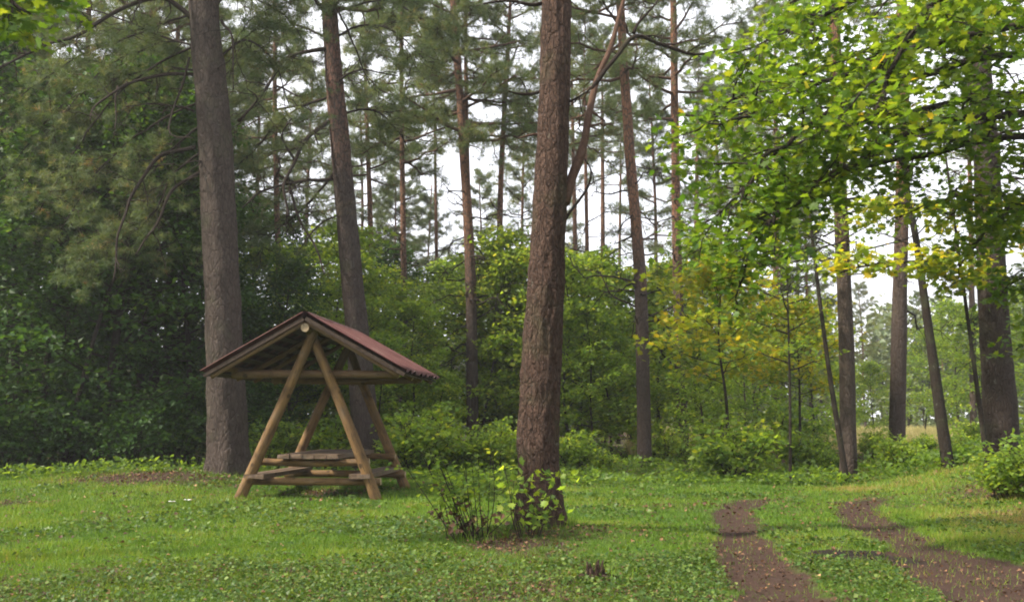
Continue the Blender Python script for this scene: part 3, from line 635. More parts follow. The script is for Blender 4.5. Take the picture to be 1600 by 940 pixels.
for i_, (px_, Y_, s_) in enumerate([(395, 30, .72), (450, 28, .6), (500, 33, .75), (425, 40, .85), (540, 38, .75), (600, 40, .7), (470, 48, .9), (350, 26, .55)]):
    plant('leafy_tree', BT[i_ % 3] if i_ % 2 else ST[i_ % 4], 'mid green leafy tree seen beneath and behind the shelter', 'tree', px_, Y_, s_ if i_ % 2 else s_ * 1.6, 'leafy trees behind the shelter')
for i_, (px_, Y_, s_) in enumerate([(640, 29, .85), (690, 28, .55), (735, 35, .95), (800, 33, 1.0), (765, 35, 1.2), (600, 27, .75), (660, 36, .95), (895, 31, .85), (930, 30.5, .85), (955, 34, 1.0), (990, 37, 1.0), (1038, 36, .9), (1100, 29, .65), (830, 33, 1.15), (905, 37, 1.1), (1105, 33, .95), (1160, 31, .8), (1190, 38, .9), (870, 44, 1.2), (720, 44, 1.1), (800, 46, 1.3), (980, 46, 1.3), (1060, 44, 1.2), (1130, 47, 1.1), (905, 33, 1.2), (1035, 40, 1.2), (745, 33, 1.05), (690, 40, 1.0), (1275, 38, .85), (1370, 56, .9), (1445, 62, 1.0), (1505, 52, .95), (1545, 42, 1.0), (1330, 66, 1.0), (1600, 46, 1.1), (560, 29, .8), (520, 31, .8)]):
    plant('sapling', ST[i_ % 4], 'bright green leafy sapling in the thicket at the back of the lawn', 'tree', px_, Y_, s_, 'saplings of the thicket')
for i_, (px_, Y_, s_) in enumerate([(-60, 22.5, .9), (20, 23.5, 1.1), (90, 22.8, .8), (150, 23.6, 1.0), (210, 22.4, .7), (270, 23.4, .8), (420, 24.5, .8), (470, 26, .9), (610, 24, .7), (650, 23.6, 1.0), (700, 24.2, .8), (795, 26, .9), (765, 24.4, .8), (890, 24.6, .9), (945, 25.4, .6), (1040, 30, .7), (1260, 24, .8), (1295, 23, .55), (1365, 24, .42), (1440, 24, .45), (1500, 23, .65), (1240, 30, 1.0), (1545, 27, .9), (1590, 31, 1.3), (525, 25, .9), (560, 26.5, .8), (500, 30, 1.1)]):
    dk = i_ < 6
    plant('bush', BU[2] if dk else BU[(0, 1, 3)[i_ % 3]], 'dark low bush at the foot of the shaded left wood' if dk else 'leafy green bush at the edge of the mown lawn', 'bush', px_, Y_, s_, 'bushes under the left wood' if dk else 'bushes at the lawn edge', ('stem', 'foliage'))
plant('bush', BU[1], 'rounded pale green bush, the widest one left of the dark straight pine', 'bush', 1142, 22.5, 1.2, None, ('stem', 'foliage'))
plant('bush', BU[3], 'small low bush in front of the brown pine by the meadow', 'bush', 1405, 21.0, .75, None, ('stem', 'foliage'))
plant('bush', BU[3], 'leafy bush on the bank at the foot of the dark right pine', 'bush', 1575, 15.2, .7, None, ('stem', 'foliage'))
plant('bush', BU[0], 'tall loose bush at the right edge of the photo on the bank', 'bush', 1635, 14.6, .6, None, ('stem', 'foliage'))
plant('maple_sapling', YM, 'yellow-green maple sapling with a thin dark stem beyond the lawn', 'tree', 1134, 23.5, 1.05)
plant('maple_sapling', YM, 'small yellowing maple sapling left of the dark straight pine', 'tree', 1250, 25, .9)
# thin leafy stems at the right
def stem(label, pts, Y_, w_, H_, crown_at, Rc, nleaf, mtl, seed, leaf=.13, bark='bark_dark', shape='map'):
    t, b, ath = pine(label, pts, Y_, w_, H_, None, 0, bark, None, k=10, n=50, flare=.3, rough=.12, name='leafy_tree', taper=.75)
    r = np.random.default_rng(seed); wood = MB(); tips = []
    for j in range(nleaf):
        z = crown_at + (H_ - crown_at) * (j + r.random()) / nleaf; a = j * 2.4; e = r.uniform(0, .6)
        grow_limb(wood, tips, r, ath(z - .3), np.array([math.cos(a) * math.cos(e), math.sin(a) * math.cos(e), math.sin(e)]), Rc * r.uniform(.6, 1.1), .018, 6, .4, .05, .12, 4, .3)
    link('limbs', wood.mesh('limbs', M[bark], True), t); cr = MB(); leaves_at(cr, r, tips, 3, .16, leaf, shape); link('crown', cr.mesh('crown', M[mtl]), t)
stem('dark thin tree leaning left with a forked top, right of the brown pine', [(1486, 755), (1470, 650), (1452, 520), (1432, 380), (1418, 300)], 19.5, 19, 8.5, 4.6, 2.0, 20, 'leaf_maple', 301, .11)
stem('thin brown stem leaning left across the foot of the dark straight pine', [(1322, 745), (1308, 660), (1290, 540), (1264, 330)], 20.6, 10, 8.0, 5.2, 1.5, 14, 'leaf_mid', 302, shape='ov')
stem('very thin upright sapling left of the slanting brown stem', [(1235, 745), (1234, 600), (1230, 440)], 21, 6, 5.2, 2.8, 1.0, 14, 'leaf_mid', 303, .11, shape='ov')
stem('slanting dark stem in the shaded wood at the left edge', [(98, 735), (125, 610), (165, 470), (200, 380)], 23, 9, 8, 3.8, 2.2, 18, 'leaf_dark', 304, .13, shape='ov')

# ------------------------------------------------------------------ the maples whose boughs hang into the picture
def bough_tree(name, label, base, H, lean, limbs, seed, leafsize, per, tl, bark='bark_dark', twn=15, mtl='leaf_maple', spread=.15, r0=.16, bias=0):
    r = np.random.default_rng(seed); base = np.array([base[0], base[1], float(gz(base[0], base[1])) - .1])
    t = thing(name, label, 'tree', base); mb = MB(); top = np.array([lean[0], lean[1], H])
    path = curve([(0, 0, 0), top * .4, top], 50); tube(mb, path, r0 * (1 - .7 * np.linspace(0, 1, 50)), 16, .12, 4, 2, .35); link('trunk', mb.mesh('trunk', M[bark], True), t)
    for li, (pts, Ys) in enumerate(limbs):
        w3 = [P(a, b, y) - base for (a, b), y in zip(pts, Ys)]
        z = w3[0][2]; j = min(np.searchsorted(path[:, 2], z), 49); w3 = [path[j]] + w3[1:]
        w3 = np.array(w3); L = np.sum(np.linalg.norm(np.diff(w3, axis=0), axis=1)); n = max(14, int(L / .2)); lp = curve(w3, n, .05, r)
        q = np.linspace(0, 1, n); wood = MB(); tips = []
        tube(wood, lp, .046 * (1 - .8 * q) + .004, 7, .1, 4, li, cap=True)
        tw = int(twn * L / 3.5)
        for k2 in range(tw):
            u_ = .12 + .88 * (k2 + r.random()) / tw; i0 = min(int(u_ * (n - 1)), n - 2); ax = unit(lp[i0 + 1] - lp[i0]); side = unit(np.cross(ax, [0, 0, 1.])) * (1 if k2 % 2 else -1)
            dd = unit(ax * r.uniform(.2, .8) + side * r.uniform(.5, 1.) + np.array([0, 0, r.normal() * .32]))
            grow_limb(wood, tips, r, lp[i0], dd, tl * r.uniform(.5, 1.2), .012, 5, .45, -.16, .14, 4, .3, tip_pts=3)
        o = link('bough', wood.mesh('bough', M[bark], True), t); lf = MB(); leaves_at(lf, r, tips, per, spread, leafsize, 'map', .5, .35, .6, bias); link('leaves', lf.mesh('leaves', M[mtl]), o)
    return t
bough_tree('maple_tree', 'broad maple reaching layered yellow-green boughs in from the right', (7.9, 10.2), 9.5, (-.3, .2), [
    ([(1900, 130), (1600, 88), (1350, 150), (1220, 230), (1160, 300)], [10.2, 10, 9.6, 9.3, 9.2]),
    ([(1900, 0), (1500, 55), (1290, 130), (1150, 190)], [10.2, 9.8, 9.4, 9.2]),
    ([(1900, -150), (1500, -60), (1320, 10), (1190, 70)], [10.2, 10.0, 9.8, 9.8]),
    ([(1900, 260), (1600, 215), (1400, 250), (1250, 300), (1170, 350)], [10.2, 10.4, 10.2, 10, 9.8]),
    ([(1900, 60), (1600, 20), (1450, 60), (1300, 170), (1230, 260)], [10.2, 11, 11.6, 11.8, 11.8]),
    ([(1900, 200), (1560, 150), (1330, 200), (1190, 250), (1130, 330)], [10.2, 11, 11.3, 11.2, 11]),
    ([(1900, -60), (1560, -10), (1400, 60), (1210, 125), (1140, 165)], [10.2, 11, 11.2, 11, 10.8]),
    ([(1900, -240), (1560, -140), (1340, -60), (1230, 0)], [10.2, 11, 11.2, 11]),
    ([(1900, 300), (1680, 280), (1560, 330), (1510, 390)], [10.2, 10.5, 10.8, 11]),
    ([(1900, 420), (1680, 400), (1600, 440)], [10.2, 10.8, 11.2]),
    ([(1900, -20), (1640, -40), (1480, 0), (1400, 100), (1360, 200)], [10.2, 9, 8.6, 8.5, 8.5]),
        ([(1900, 230), (1560, 180), (1340, 250), (1220, 340), (1165, 410)], [10.2, 9.6, 9.4, 9.4, 9.4]),
    ([(1900, 360), (1640, 335), (1540, 300), (1440, 330)], [10.2, 10.8, 11, 11]), ([(1900, 480), (1700, 470), (1610, 520)], [10.2, 11.5, 12]),
    ], 401, .092, 5, .8, twn=12)
bough_tree('maple_tree', 'maple off the left edge with one bright leafy bough in the top corner', (-6.6, 9.0), 8.0, (.2, .1), [
    ([(-300, 60), (-140, -40), (-20, -15), (50, 20)], [9, 9, 9, 9]), ([(-300, -60), (-140, -130), (0, -70), (80, -20)], [9, 9.2, 9.4, 9.4])], 402, .13, 4, .45)
bough_tree('maple_tree', 'young maple with low yellow leaf sprays between the dark straight pine and the bank', (8.1, 16.5), 6.5, (-.5, 0), [
    ([(1560, 380), (1480, 400), (1380, 415), (1310, 425)], [16.5, 16.3, 16.2, 16.2]), ([(1560, 430), (1500, 440), (1430, 420)], [16.5, 16.2, 16.0]), ([(1560, 330), (1480, 330), (1400, 320), (1330, 330)], [16.5, 16.6, 16.8, 17]),
    ([(1560, 300), (1590, 330), (1620, 360)], [16.5, 16, 15.8])], 403, .15, 3, .55, mtl='leaf_yellow', r0=.05)

# ------------------------------------------------------------------ the wooden shelter with its table and seats
SX, SY, SYAW = -3.33, 17.7, R(-5)
gs = float(gz(SX, SY)) - .01
sh = thing('picnic_shelter', 'open log picnic shelter with red roof, table and benches on the lawn', 'shelter', (SX, SY, gs), rotz=SYAW)
HL = 1.25                                  # half the distance between the two A-frames (local y)
def log(name, a, b, r0, r1, parent, m='log', seed=0, k=18, bend=.02, ends=True):
    a = np.array(a, float); b = np.array(b, float); L = np.linalg.norm(b - a); n = max(8, int(L / .1)); q = np.linspace(0, 1, n)[:, None]
    r = np.random.default_rng(seed); off = r.normal(size=3) * bend
    path = a + (b - a) * q + off * np.sin(np.pi * q) 
    # own axes: local z along the log so the grain follows it
    mid = (a + b) / 2; z = Vector(unit(b - a)); qt = Vector((0, 0, 1)).rotation_difference(z); inv = np.array(qt.inverted().to_matrix())
    lp = (path - mid) @ inv.T; mb = MB(); tube(mb, lp, r0 + (r1 - r0) * q[:, 0], k, .07, 6, seed * 1.7, cap=True)
    me = mb.mesh(name, [M[m], M['log_end']], True)
    if ends:
        for p_ in me.polygons:
            if len(p_.vertices) == 3: p_.material_index = 1; p_.use_smooth = False
    o = link(name, me, parent, tuple(mid)); o.rotation_mode = 'QUATERNION'; o.rotation_quaternion = qt; return o
def box(mb, c, s, rx=0, ry=0, rz=0, jit=0, r=rng):
    v = np.array([(x, y, z) for x in (-.5, .5) for y in (-.5, .5) for z in (-.5, .5)]) * np.array(s)
    if jit: v = v + r.normal(size=v.shape) * jit
    Rm = np.array((Matrix.Rotation(rz, 3, 'Z') @ Matrix.Rotation(ry, 3, 'Y') @ Matrix.Rotation(rx, 3, 'X')))
    mb.add(v @ Rm.T + np.array(c), f4=[(0, 1, 3, 2), (4, 6, 7, 5), (0, 4, 5, 1), (2, 3, 7, 6), (0, 2, 6, 4), (1, 5, 7, 3)])
def gl(x, y):                              # ground height under a local point
    c, s = math.cos(SYAW), math.sin(SYAW); return float(gz(SX + x * c - y * s, SY + x * s + y * c)) - gs
AP = 2.86; SPR = 1.2
for sy in (-1, 1):
    for i_, sx in enumerate((-1, 1)):
        o_ = .07 * sx * -1
        log('leg', (sx * SPR, sy * HL + .06 * sx, gl(sx * SPR, sy * HL) - .1), (-sx * .10, sy * HL + .06 * sx, AP + .06), .098, .078, sh, 'log', 3 + i_ + sy)
log('ridge_pole', (0, -HL - .42, AP - .02), (0, HL + .40, AP - .02), .072, .068, sh, 'log', 11)
for sy in (-1, 1):
    log('tie_beam', (-1.46, sy * (HL - .20), 2.09), (1.46, sy * (HL - .20), 2.07), .075, .065, sh, 'log_dark', 13 + sy)
    log('table_beam', (-1.02, sy * (HL - .19), .60), (1.0, sy * (HL - .19), .60), .062, .058, sh, 'log', 15 + sy)
    log('seat_beam', (-1.16, sy * (HL - .19), .27), (1.20, sy * (HL - .19), .27), .068, .062, sh, 'log', 18 + sy)
rise, half = .96, 1.71; slope = math.atan2(rise, half); SL = math.hypot(rise, half); EZ = 3.06
for sx in (-1, 1):
    for j, yy in enumerate((-HL - .36, -.45, .45, HL + .33)):
        log('rafter', (sx * .02, yy, EZ - .13), (sx * (half - .10), yy, EZ - .13 - rise * (half - .10) / half), .045, .042, sh, 'log_dark', 30 + j + sx, 12)
    log('wall_plate', (sx * 1.38, -HL - .38, 2.18), (sx * 1.38, HL + .36, 2.18), .055, .05, sh, 'log_dark', 41 + sx)
    bm = MB()
    for j in range(8):                     # battens under the sheets
        d_ = .10 + j * (SL - .2) / 7; x = sx * d_ * math.cos(slope); z = EZ - .068 - d_ * math.sin(slope)
        box(bm, (x, 0, z), (.11, 2 * HL + .86 + .05 * math.sin(j * 5), .024), 0, sx * slope, 0, .004)
    link('battens', bm.mesh('battens', M['board']), sh)
    # corrugated sheets: waves run across the ridge direction, three sheets of uneven length
    rb = MB(); sheet = np.random.default_rng(77 + sx)
    y0, y1 = -HL - .46, HL + .44; ns = 3
    for s_ in range(ns):
        a = y0 + (y1 - y0) * s_ / ns - .02; b = y0 + (y1 - y0) * (s_ + 1) / ns + .05; ny_, nx_ = 64, 12; ex = sheet.uniform(-.03, .05)
        yy, dd = np.meshgrid(np.linspace(a, b, ny_), np.linspace(0, SL + ex, nx_)); wav = .036 * np.cos(yy * 2 * np.pi / .42)
        off = -.035 + wav + .004 * s_ + .006 * vnoise(np.stack([yy * 1.5, dd * 1.5, yy * 0 + sx * 5], -1))
        for th in (0, 1):
            o2 = off + .06 - th * .007
            vx = sx * (dd * math.cos(slope) + o2 * math.sin(slope)); vz = EZ - dd * math.sin(slope) + o2 * math.cos(slope)
            vv = np.stack([vx, yy, vz], -1).reshape(-1, 3)
            ii = (np.arange(nx_ - 1)[:, None] * ny_ + np.arange(ny_ - 1)[None, :]); ff = np.stack([ii, ii + 1, ii + ny_ + 1, ii + ny_], -1).reshape(-1, 4)
            rb.add(vv, f4=ff)
        n_ = nx_ * ny_; o1 = rb.n - 2 * n_
        edge = [k2 for k2 in range(ny_ - 1)]
        rb.f4.append(np.array([(o1 + k2, o1 + k2 + 1, o1 + n_ + k2 + 1, o1 + n_ + k2) for k2 in edge] + [(o1 + (nx_-1)*ny_ + k2, o1 + (nx_-1)*ny_ + k2 + 1, o1 + n_ + (nx_-1)*ny_ + k2 + 1, o1 + n_ + (nx_-1)*ny_ + k2) for k2 in edge]
                              + [(o1 + k2*ny_, o1 + (k2+1)*ny_, o1 + n_ + (k2+1)*ny_, o1 + n_ + k2*ny_) for k2 in range(nx_-1)] + [(o1 + k2*ny_+ny_-1, o1 + (k2+1)*ny_+ny_-1, o1 + n_ + (k2+1)*ny_+ny_-1, o1 + n_ + k2*ny_+ny_-1) for k2 in range(nx_-1)]))
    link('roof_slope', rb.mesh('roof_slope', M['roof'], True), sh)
    vb = MB(); box(vb, (sx * (half / 2 + .01), -HL - .445, EZ - .065 - rise / 2), (SL - .02, .024, .065), 0, sx * slope, 0, .003); link('barge_board', vb.mesh('barge_board', M['barge']), sh)
cap = MB()
yy = np.linspace(-HL - .48, HL + .46, 40); prof = np.array([(-.13, -.055), (-.06, -.005), (0, .02), (.06, -.005), (.13, -.055)])
vv = np.array([(px_ + .003 * math.sin(y * 9), y, EZ + .045 + pz) for y in yy for px_, pz in prof] + [(px_, y, EZ + .039 + pz) for y in yy for px_, pz in prof])
ff = [(i5 * 5 + j, i5 * 5 + j + 1, (i5 + 1) * 5 + j + 1, (i5 + 1) * 5 + j) for i5 in range(39) for j in range(4)]; ff += [tuple(200 + q for q in f_) for f_ in ff]
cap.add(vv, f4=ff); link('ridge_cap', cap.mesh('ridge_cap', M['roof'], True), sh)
tp = link('table_top', None, sh); bpy.data.objects.remove(tp)
tb = MB()
for j in range(5): box(tb, (-.42 + j * .21, .03 * math.sin(j * 7), .692 + .003 * (j % 2)), (.20, 2.66, .075), 0, 0, .004 * math.sin(j * 3), .004)
link('table_top', tb.mesh('table_top', M['plank']), sh)
for sx in (-1, 1):
    sb = MB()
    for j in range(2): box(sb, (sx * (.80 + j * .17), .04 * sx, .362 + .004 * j), (.18, 2.75, .07), 0, 0, .006 * sx, .004)
    link('seat', sb.mesh('seat', M['plank']), sh)

# ------------------------------------------------------------------ small things on the lawn
def seedling(label, x, y, ns, H, leaf, mtl, seed, lean=(0, 0), per=4, spread=.07, shape='map', bare=.35):
    r = np.random.default_rng(seed); t = thing('seedling', label, 'seedling', (x, y, float(gz(x, y)))); wood = MB(); tips = []
    for j in range(ns):
        b = np.array([r.normal() * .10, r.normal() * .08, -.03]); e = np.array([b[0] * 2.5 + lean[0] + r.normal() * .12, b[1] * 2 + lean[1] + r.normal() * .1, H * r.uniform(.6, 1.05)])
        pth = curve([b, (b + e) / 2 + r.normal(size=3) * .03, e], 9); tube(wood, pth, .006 * (1 - .6 * np.linspace(0, 1, 9)) + .001, 5)
        for k2 in range(6):
            i0 = int(r.uniform(bare, 1) * 8); d = unit(r.normal(size=3) * [1, 1, .3] + [0, 0, .2]); l = r.uniform(.05, .2); s3 = pth[i0] + d * l * np.linspace(0, 1, 3)[:, None]
            tube(wood, s3, .002, 3); tips.append((s3[-1], d))
    link('stem', wood.mesh('stem', M['twig']), t); lf = MB(); leaves_at(lf, r, tips, per, spread, leaf, shape, .6, .5); link('leaves', lf.mesh('leaves', M[mtl]), t)
seedling('spindly broad-leaved seedling with bare lower stems left of the middle pine', -.34, 10.5, 15, .95, .08, 'leaf_mid', 501, (-.14, 0), 4, .06, 'ov', .5)
seedling('pale-leaved maple seedling growing against the foot of the middle pine', .17, 10.35, 9, .80, .085, 'leaf_mid', 502, (.06, 0), 3)
seedling('low drooping seedling with browning leaves beside the bare stems', -.62, 10.7, 7, .50, .085, 'fallen', 503, (-.05, 0), 2, shape='ov')
st = P(930, 915, 8.3); r = np.random.default_rng(9)
t = thing('tree_stump', 'small splintered dark stump in the grass in front of the middle pine', 'stump', (st[0], 8.3, float(gz(st[0], 8.3)))); mb = MB()
for j in range(11):
    a = j * .6; hh = r.uniform(.06, .2); b = np.array([math.cos(a) * .05, math.sin(a) * .05, -.02]); e = b + np.array([math.cos(a) * .05 * r.random(), math.sin(a) * .05 * r.random(), hh]); tube(mb, curve([b, (b + e) / 2, e], 6), .03 * (1 - .75 * np.linspace(0, 1, 6)), 7, .4, 20, j)
for j in range(7):
    a = j * .9; b = np.array([0, 0, .03]); e = np.array([math.cos(a) * .26, math.sin(a) * .2, -.02]); tube(mb, curve([b, (b + e) / 2 + [0, 0, .03], e], 8), .026 * (1 - .7 * np.linspace(0, 1, 8)), 7, .3, 20, j)
link('stump_wood', mb.mesh('stump_wood', M['bark_mid'], True), t)
for lab, (px_, py_), Yp in (('white scrap of paper lying on the grass left of the shelter', (268, 786), 15.4), ('tiny pale scrap on the grass near the shelter, nearest its left leg', (292, 784), 15.6)):
    p_ = P(px_, py_, Yp); mb = MB(); n_ = 6; g_ = np.random.default_rng(int(px_)); uu, vv = np.meshgrid(np.linspace(-.05, .05, n_), np.linspace(-.04, .04, n_))
    zz = .012 * g_.random((n_, n_)) + .045; ii = (np.arange(n_ - 1)[:, None] * n_ + np.arange(n_ - 1)[None, :])
    mb.add(np.stack([uu, vv, zz], -1).reshape(-1, 3), f4=np.stack([ii, ii + 1, ii + n_ + 1, ii + n_], -1).reshape(-1, 4))
    m_, t_, o_ = mat('white_paper'); pb = N(t_, 'ShaderNodeBsdfPrincipled', {'Base Color': (.7, .7, .68, 1), 'Roughness': .8}); t_.links.new(pb.outputs[0], o_.inputs[0])
    tag(link('paper_scrap', mb.mesh('paper_scrap', m_), None, (p_[0], Yp, float(gz(p_[0], Yp)))), lab, 'litter')

# ------------------------------------------------------------------ grass, clover, fallen leaves, meadow, distant wood
def lawn_points(n, y0, y1, r, pw=1.0, margin=1.5):
    u_ = r.random(n); y = y0 * (y1 / y0) ** u_; hw = .56 * y + margin
    return r.uniform(-1, 1, n) * hw, y
r = np.random.default_rng(90)
x, y = lawn_points(640000, 5.8, 27, r); g_m = n2(x, y, .8, 41); g_f = n2(x, y, 3.2, 43, 3)
rm_, mud_ = rut(x, y); keep = r.random(len(x)) > np.clip(1.0 * np.maximum(rm_, mud_) ** .55 * 1.0 + .92 * litter_mask(x, y), 0, .955)
x, y, g_m, g_f = x[keep], y[keep], g_m[keep], g_f[keep]; n = len(x); sc_ = np.clip(y / 9, .8, 2.4)
pos = np.stack([x, y, gz(x, y) - .004], -1); up = np.array([0, 0, 1.]) + r.normal(size=(n, 3)) * np.array([.5, .5, .1]); nrm = r.normal(size=(n, 3)) * np.array([1, 1, .2])
hgt = (.040 + .026 * g_m + .024 * g_f + .045 * r.random(n) ** 3) * (1 + .25 * (sc_ - 1)); hgt = np.maximum(hgt, .018)
BLs = BL * np.array([1, 1, 1]); mb = MB()
h_ = unit(up); nn_ = unit(nrm - h_ * np.sum(nrm * h_, 1, keepdims=True)); xx = np.cross(h_, nn_); wid = (.0065 * sc_)[:, None]
vs = np.stack([pos - xx * wid * .5, pos + xx * wid * .5, pos + h_ * hgt[:, None]], 1).reshape(-1, 3)
aa = np.stack([np.clip(.36 + .50 * g_m + .32 * g_f + r.normal(size=n) * .2 + .35 * sst(4.5, 7, x), 0, 1), r.random(n)], -1)
mb.add(vs, f3=np.arange(n * 3).reshape(-1, 3), a=np.repeat(aa, 3, 0))
sp_ = [(bC[0], bC[1], .30, 260), (bA[0], bA[1], .52, 300), (-4.45, 16.5, .12, 70), (-2.1, 16.4, .12, 70), (-4.2, 19.0, .12, 50), (-2.0, 18.9, .12, 70), (9.1, 17.5, .4, 160), (-.3, 10.5, .2, 160), (.9, 8.3, .15, 60)]
for cx, cy_, rr2, k2 in sp_:
    a_ = r.random(k2) * 6.28; q_ = rr2 * (1 + .5 * r.random(k2)); bx_, by_ = cx + q_ * np.cos(a_), cy_ + q_ * np.sin(a_); p_ = np.stack([bx_, by_, gz(bx_, by_) - .01], -1)
    h2 = unit(np.array([0, 0, 1.]) + r.normal(size=(k2, 3)) * .35); x2 = unit(np.cross(h2, r.normal(size=(k2, 3)))); L2 = (.05 + .15 * r.random(k2) ** 1.5)[:, None]
    mb.add(np.stack([p_ - x2 * .006, p_ + x2 * .006, p_ + h2 * L2], 1).reshape(-1, 3), f3=np.arange(k2 * 3).reshape(-1, 3), a=np.repeat(np.stack([.2 + .6 * r.random(k2), r.random(k2)], -1), 3, 0))
tag(link('grass', mb.mesh('grass', M['grass'])), 'short bright green lawn grass', kind='stuff')
x, y = lawn_points(230000, 5.8, 22, r); cm_ = n2(x, y, .7, 51) + .5 * n2(x, y, 2.6, 53, 3) + .45 * sst(13.5, 7.0, y + 2.5 * n2(x, y, .35, 57)) - .10
rm_, mud_ = rut(x, y); keep = (r.random(len(x)) < np.clip(cm_ * 1.3 + .05, 0, 1)) & (np.maximum(rm_, mud_) < .3 * r.random(len(x))); x, y = x[keep], y[keep]; n = len(x)
nrm, head = leaf_frames(r, n, .45, .1); mb = MB()
scatter(mb, OV * np.array([1.5, 1, 1]), OVF, np.stack([x, y, gz(x, y) + .01 + .055 * r.random(n)], -1), nrm, head, (.018 + .036 * r.random(n) ** 2.2) * np.clip(y / 9, .8, 2), np.stack([r.random(n), r.random(n)], -1))
tag(link('clover', mb.mesh('clover', M['clover'])), 'clover and broad-leaved weeds growing through the lawn', kind='stuff')
x, y = lawn_points(90000, 5.8, 26, r); l_ = litter_mask(x, y); rm_, mud_ = rut(x, y)
keep = r.random(len(x)) < (.03 + .9 * l_ ** 1.5 + .05 * np.maximum(rm_, mud_)) * np.where(np.maximum(rm_, mud_) > .4, .55, 1); x, y = x[keep], y[keep]; n = len(x); nrm, head = leaf_frames(r, n, .35, 0)
mb = MB(); scatter(mb, OV * np.array([1.3, 1, 2]), OVF, np.stack([x, y, gz(x, y) + .008 + .02 * r.random(n)], -1), nrm, head, (.022 + .035 * r.random(n) ** 2) * np.clip(y / 10, .9, 1.6), np.stack([r.random(n), r.random(n)], -1))
tag(link('fallen_leaves', mb.mesh('fallen_leaves', M['fallen'])), 'brown fallen leaves strewn on the lawn, ruts and bank', kind='stuff')
# weeds and ferns along the edge of the lawn and under the trees
nw = 46000; y = 19.5 + 24 * r.random(nw) ** 1.8; x = r.uniform(-1, 1, nw) * (.56 * y + 2); ed = n2(x, y, .5, 61)
edge = 20.6 + 1.2 * ed - 1.2 * sst(-3, -9, x) - 4.2 * sst(7.5, 9.5, x); keep = (y > edge) & ((x > -3.5) | (r.random(len(x)) < .45)) & ~((x / y > .27) & (x / y < .5) & (y > 24.5)) & ~((abs(x + 5.4) < 1.5) & (y < 20.6)); x, y, ed = x[keep], y[keep], ed[keep]; n = len(x)
y2 = np.where((x > 8) & (r.random(n) < .3), 14.5 + 6 * r.random(n), y); y = y2; nrm, head = leaf_frames(r, n, .6, .0); head[:, 2] += .4
hh_ = (.10 + .32 * np.clip(n2(x, y, 1.1, 63) + .3, 0, 1)) * r.random(n) ** .7
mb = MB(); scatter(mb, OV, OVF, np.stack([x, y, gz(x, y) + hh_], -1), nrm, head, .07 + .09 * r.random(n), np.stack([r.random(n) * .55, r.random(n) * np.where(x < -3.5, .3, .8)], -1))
tag(link('undergrowth', mb.mesh('undergrowth', M['leaf_mid'])), 'low weeds and ferns along the foot of the wood', kind='stuff')
nm_ = 60000; y = 33 + 45 * r.random(nm_) ** 1.3; x = r.uniform(.12, .62, nm_) * y; n = nm_; pos = np.stack([x, y, gz(x, y)], -1)
h_ = unit(np.array([0, 0, 1.]) + r.normal(size=(n, 3)) * .25); nn_ = r.normal(size=(n, 3)); xx = unit(np.cross(h_, nn_)); L_ = (.35 + .45 * r.random(n))[:, None]
mb = MB(); mb.add(np.stack([pos - xx * .02, pos + xx * .02, pos + h_ * L_], 1).reshape(-1, 3), f3=np.arange(n * 3).reshape(-1, 3), a=np.repeat(np.stack([r.random(n), r.random(n)], -1), 3, 0))
tag(link('meadow_grass', mb.mesh('meadow_grass', M['dry'])), 'pale dry grass on the sunny meadow beyond the trees', kind='stuff')
# distant wood: closed ranks of crowns all round the back
rr_ = np.random.default_rng(93); mb = MB(); tk = MB()
for j in range(210):
    a = rr_.uniform(-1.0, 1.0); D = rr_.uniform(84, 125); x0, y0 = D * math.sin(a), D * math.cos(a); H0 = rr_.uniform(8.5, 13.5); Rw = rr_.uniform(2.2, 3.6); z0 = float(gz(x0, y0))
    tube(tk, curve([(x0, y0, z0 - .3), (x0 + rr_.normal() * .3, y0, z0 + H0 * .5), (x0, y0, z0 + H0 * .9)], 8), .22 * (1 - .7 * np.linspace(0, 1, 8)), 5)
    m_ = 1000; u_ = unit(rr_.normal(size=(m_, 3))) * (rr_.random((m_, 1)) ** .4); lob = 1 + .35 * fbm(u_ * 2 + j, 2)[:, None]
    pos = u_ * lob * np.array([Rw, Rw, H0 * .44]) + np.array([x0, y0, z0 + H0 * .56])
    pos[:200] = np.stack([x0 + rr_.normal(size=200) * Rw, y0 + rr_.normal(size=200) * 1.5 - 3, z0 + 3.4 * rr_.random(200) ** 1.3], -1); nrm, head = leaf_frames(rr_, m_, .7, .2)
    scatter(mb, OV * np.array([1.5, 1, 1.5]), OVF, pos, nrm, head, .55 * rr_.uniform(.6, 1.2, m_), np.stack([np.clip(rr_.random() * .5 + rr_.random(m_) * .5, 0, 1), rr_.random(m_)], -1))
dw = link('distant_wood', mb.mesh('distant_wood', M['leaf_far_haze'])); tag(dw, 'far wood reading as one hazy green mass', kind='stuff')
link('trunks', tk.mesh('trunks', M['bark_dark'], True), dw)

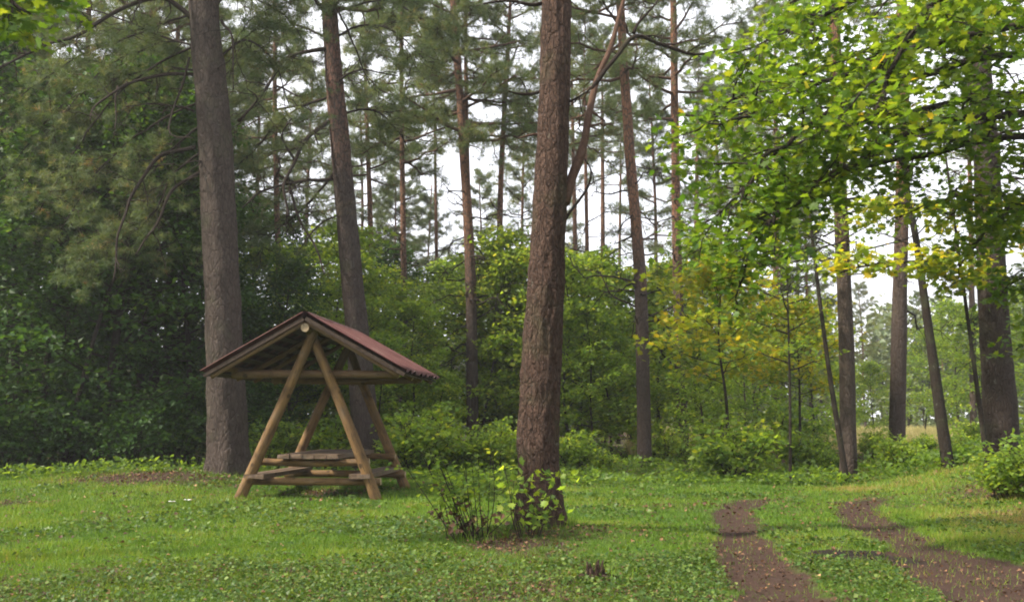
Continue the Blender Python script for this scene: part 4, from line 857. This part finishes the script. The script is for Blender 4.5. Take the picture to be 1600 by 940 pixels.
# ------------------------------------------------------------------ the air
HAZE = True
if HAZE:
    m_ = bpy.data.materials.new('haze'); m_.use_nodes = True; t_ = m_.node_tree; t_.nodes.clear(); o_ = t_.nodes.new('ShaderNodeOutputMaterial')
    v_ = N(t_, 'ShaderNodeVolumePrincipled', {'Color': (.93, .96, 1, 1), 'Density': .0007, 'Anisotropy': .3}); t_.links.new(v_.outputs[0], o_.inputs['Volume'])
    mb = MB(); box(mb, (0, 130, 12.5), (410, 390, 30)); tag(link('haze', mb.mesh('haze', m_)), 'thin pale haze among the trees', kind='stuff')

# ------------------------------------------------------------------ labels for the members of the wood, from what each stands beside
MARKS = [(-9e9, 'beyond the left edge of the photo'), (0, 'left of the slanting dark stem'), (105, 'right of the slanting dark stem'), (200, 'by the short dark pine trunk'), (300, 'behind the big grey pine'),
         (400, 'behind the left half of the shelter'), (520, 'behind the forked pine'), (600, 'just right of the shelter roof'), (680, 'beside the very slender bare pine'), (740, 'left of the middle pine'),
         (815, 'hidden behind the middle pine'), (885, 'just right of the middle pine'), (950, 'before the left-leaning orange pine'), (1008, 'right of the left-leaning orange pine'), (1070, 'behind the yellow sapling'), (1150, 'right of the yellow sapling'),
         (1230, 'left of the dark straight pine'), (1325, 'between the dark straight and the brown pine'), (1402, 'right of the brown pine'), (1490, 'left of the dark bank pine'), (1570, 'right of the dark bank pine')]
KINDS_ = {'pines in the left wood': 'slim grey-green pine', 'pines in the right wood': 'slender background pine', 'pines beyond the meadow': 'hazy far pine', 'dark leafy trees in the left wood': 'dark leafy tree',
          'leafy trees behind the shelter': 'mid green tree', 'saplings of the thicket': 'bright green sapling', 'bushes under the left wood': 'dark low bush', 'bushes at the lawn edge': 'leafy green bush'}
RANK = {1: [''], 2: ['nearer', 'farther'], 3: ['nearest', 'middle', 'farthest'], 4: ['nearest', 'second nearest', 'third nearest', 'farthest'], 5: ['nearest', 'second nearest', 'third nearest', 'fourth nearest', 'farthest']}
bk = {}
for o in list(C.objects):
    g_ = o.get('group')
    if g_ in KINDS_:
        px_ = 800 + 1500 * o.location.x / o.location.y; mi = max(i_ for i_, m_ in enumerate(MARKS) if px_ >= m_[0]); bk.setdefault((g_, mi), []).append(o)
for (g_, mi), os_ in bk.items():
    os_.sort(key=lambda o: o.location.y); n_ = len(os_); rk = RANK.get(n_, ['nearest'] + ['number %d from the front' % k2 for k2 in range(2, n_)] + ['farthest'])
    for o, q_ in zip(os_, rk): o['label'] = (q_ + ' ' if q_ else '') + KINDS_[g_] + ' ' + MARKS[mi][1]
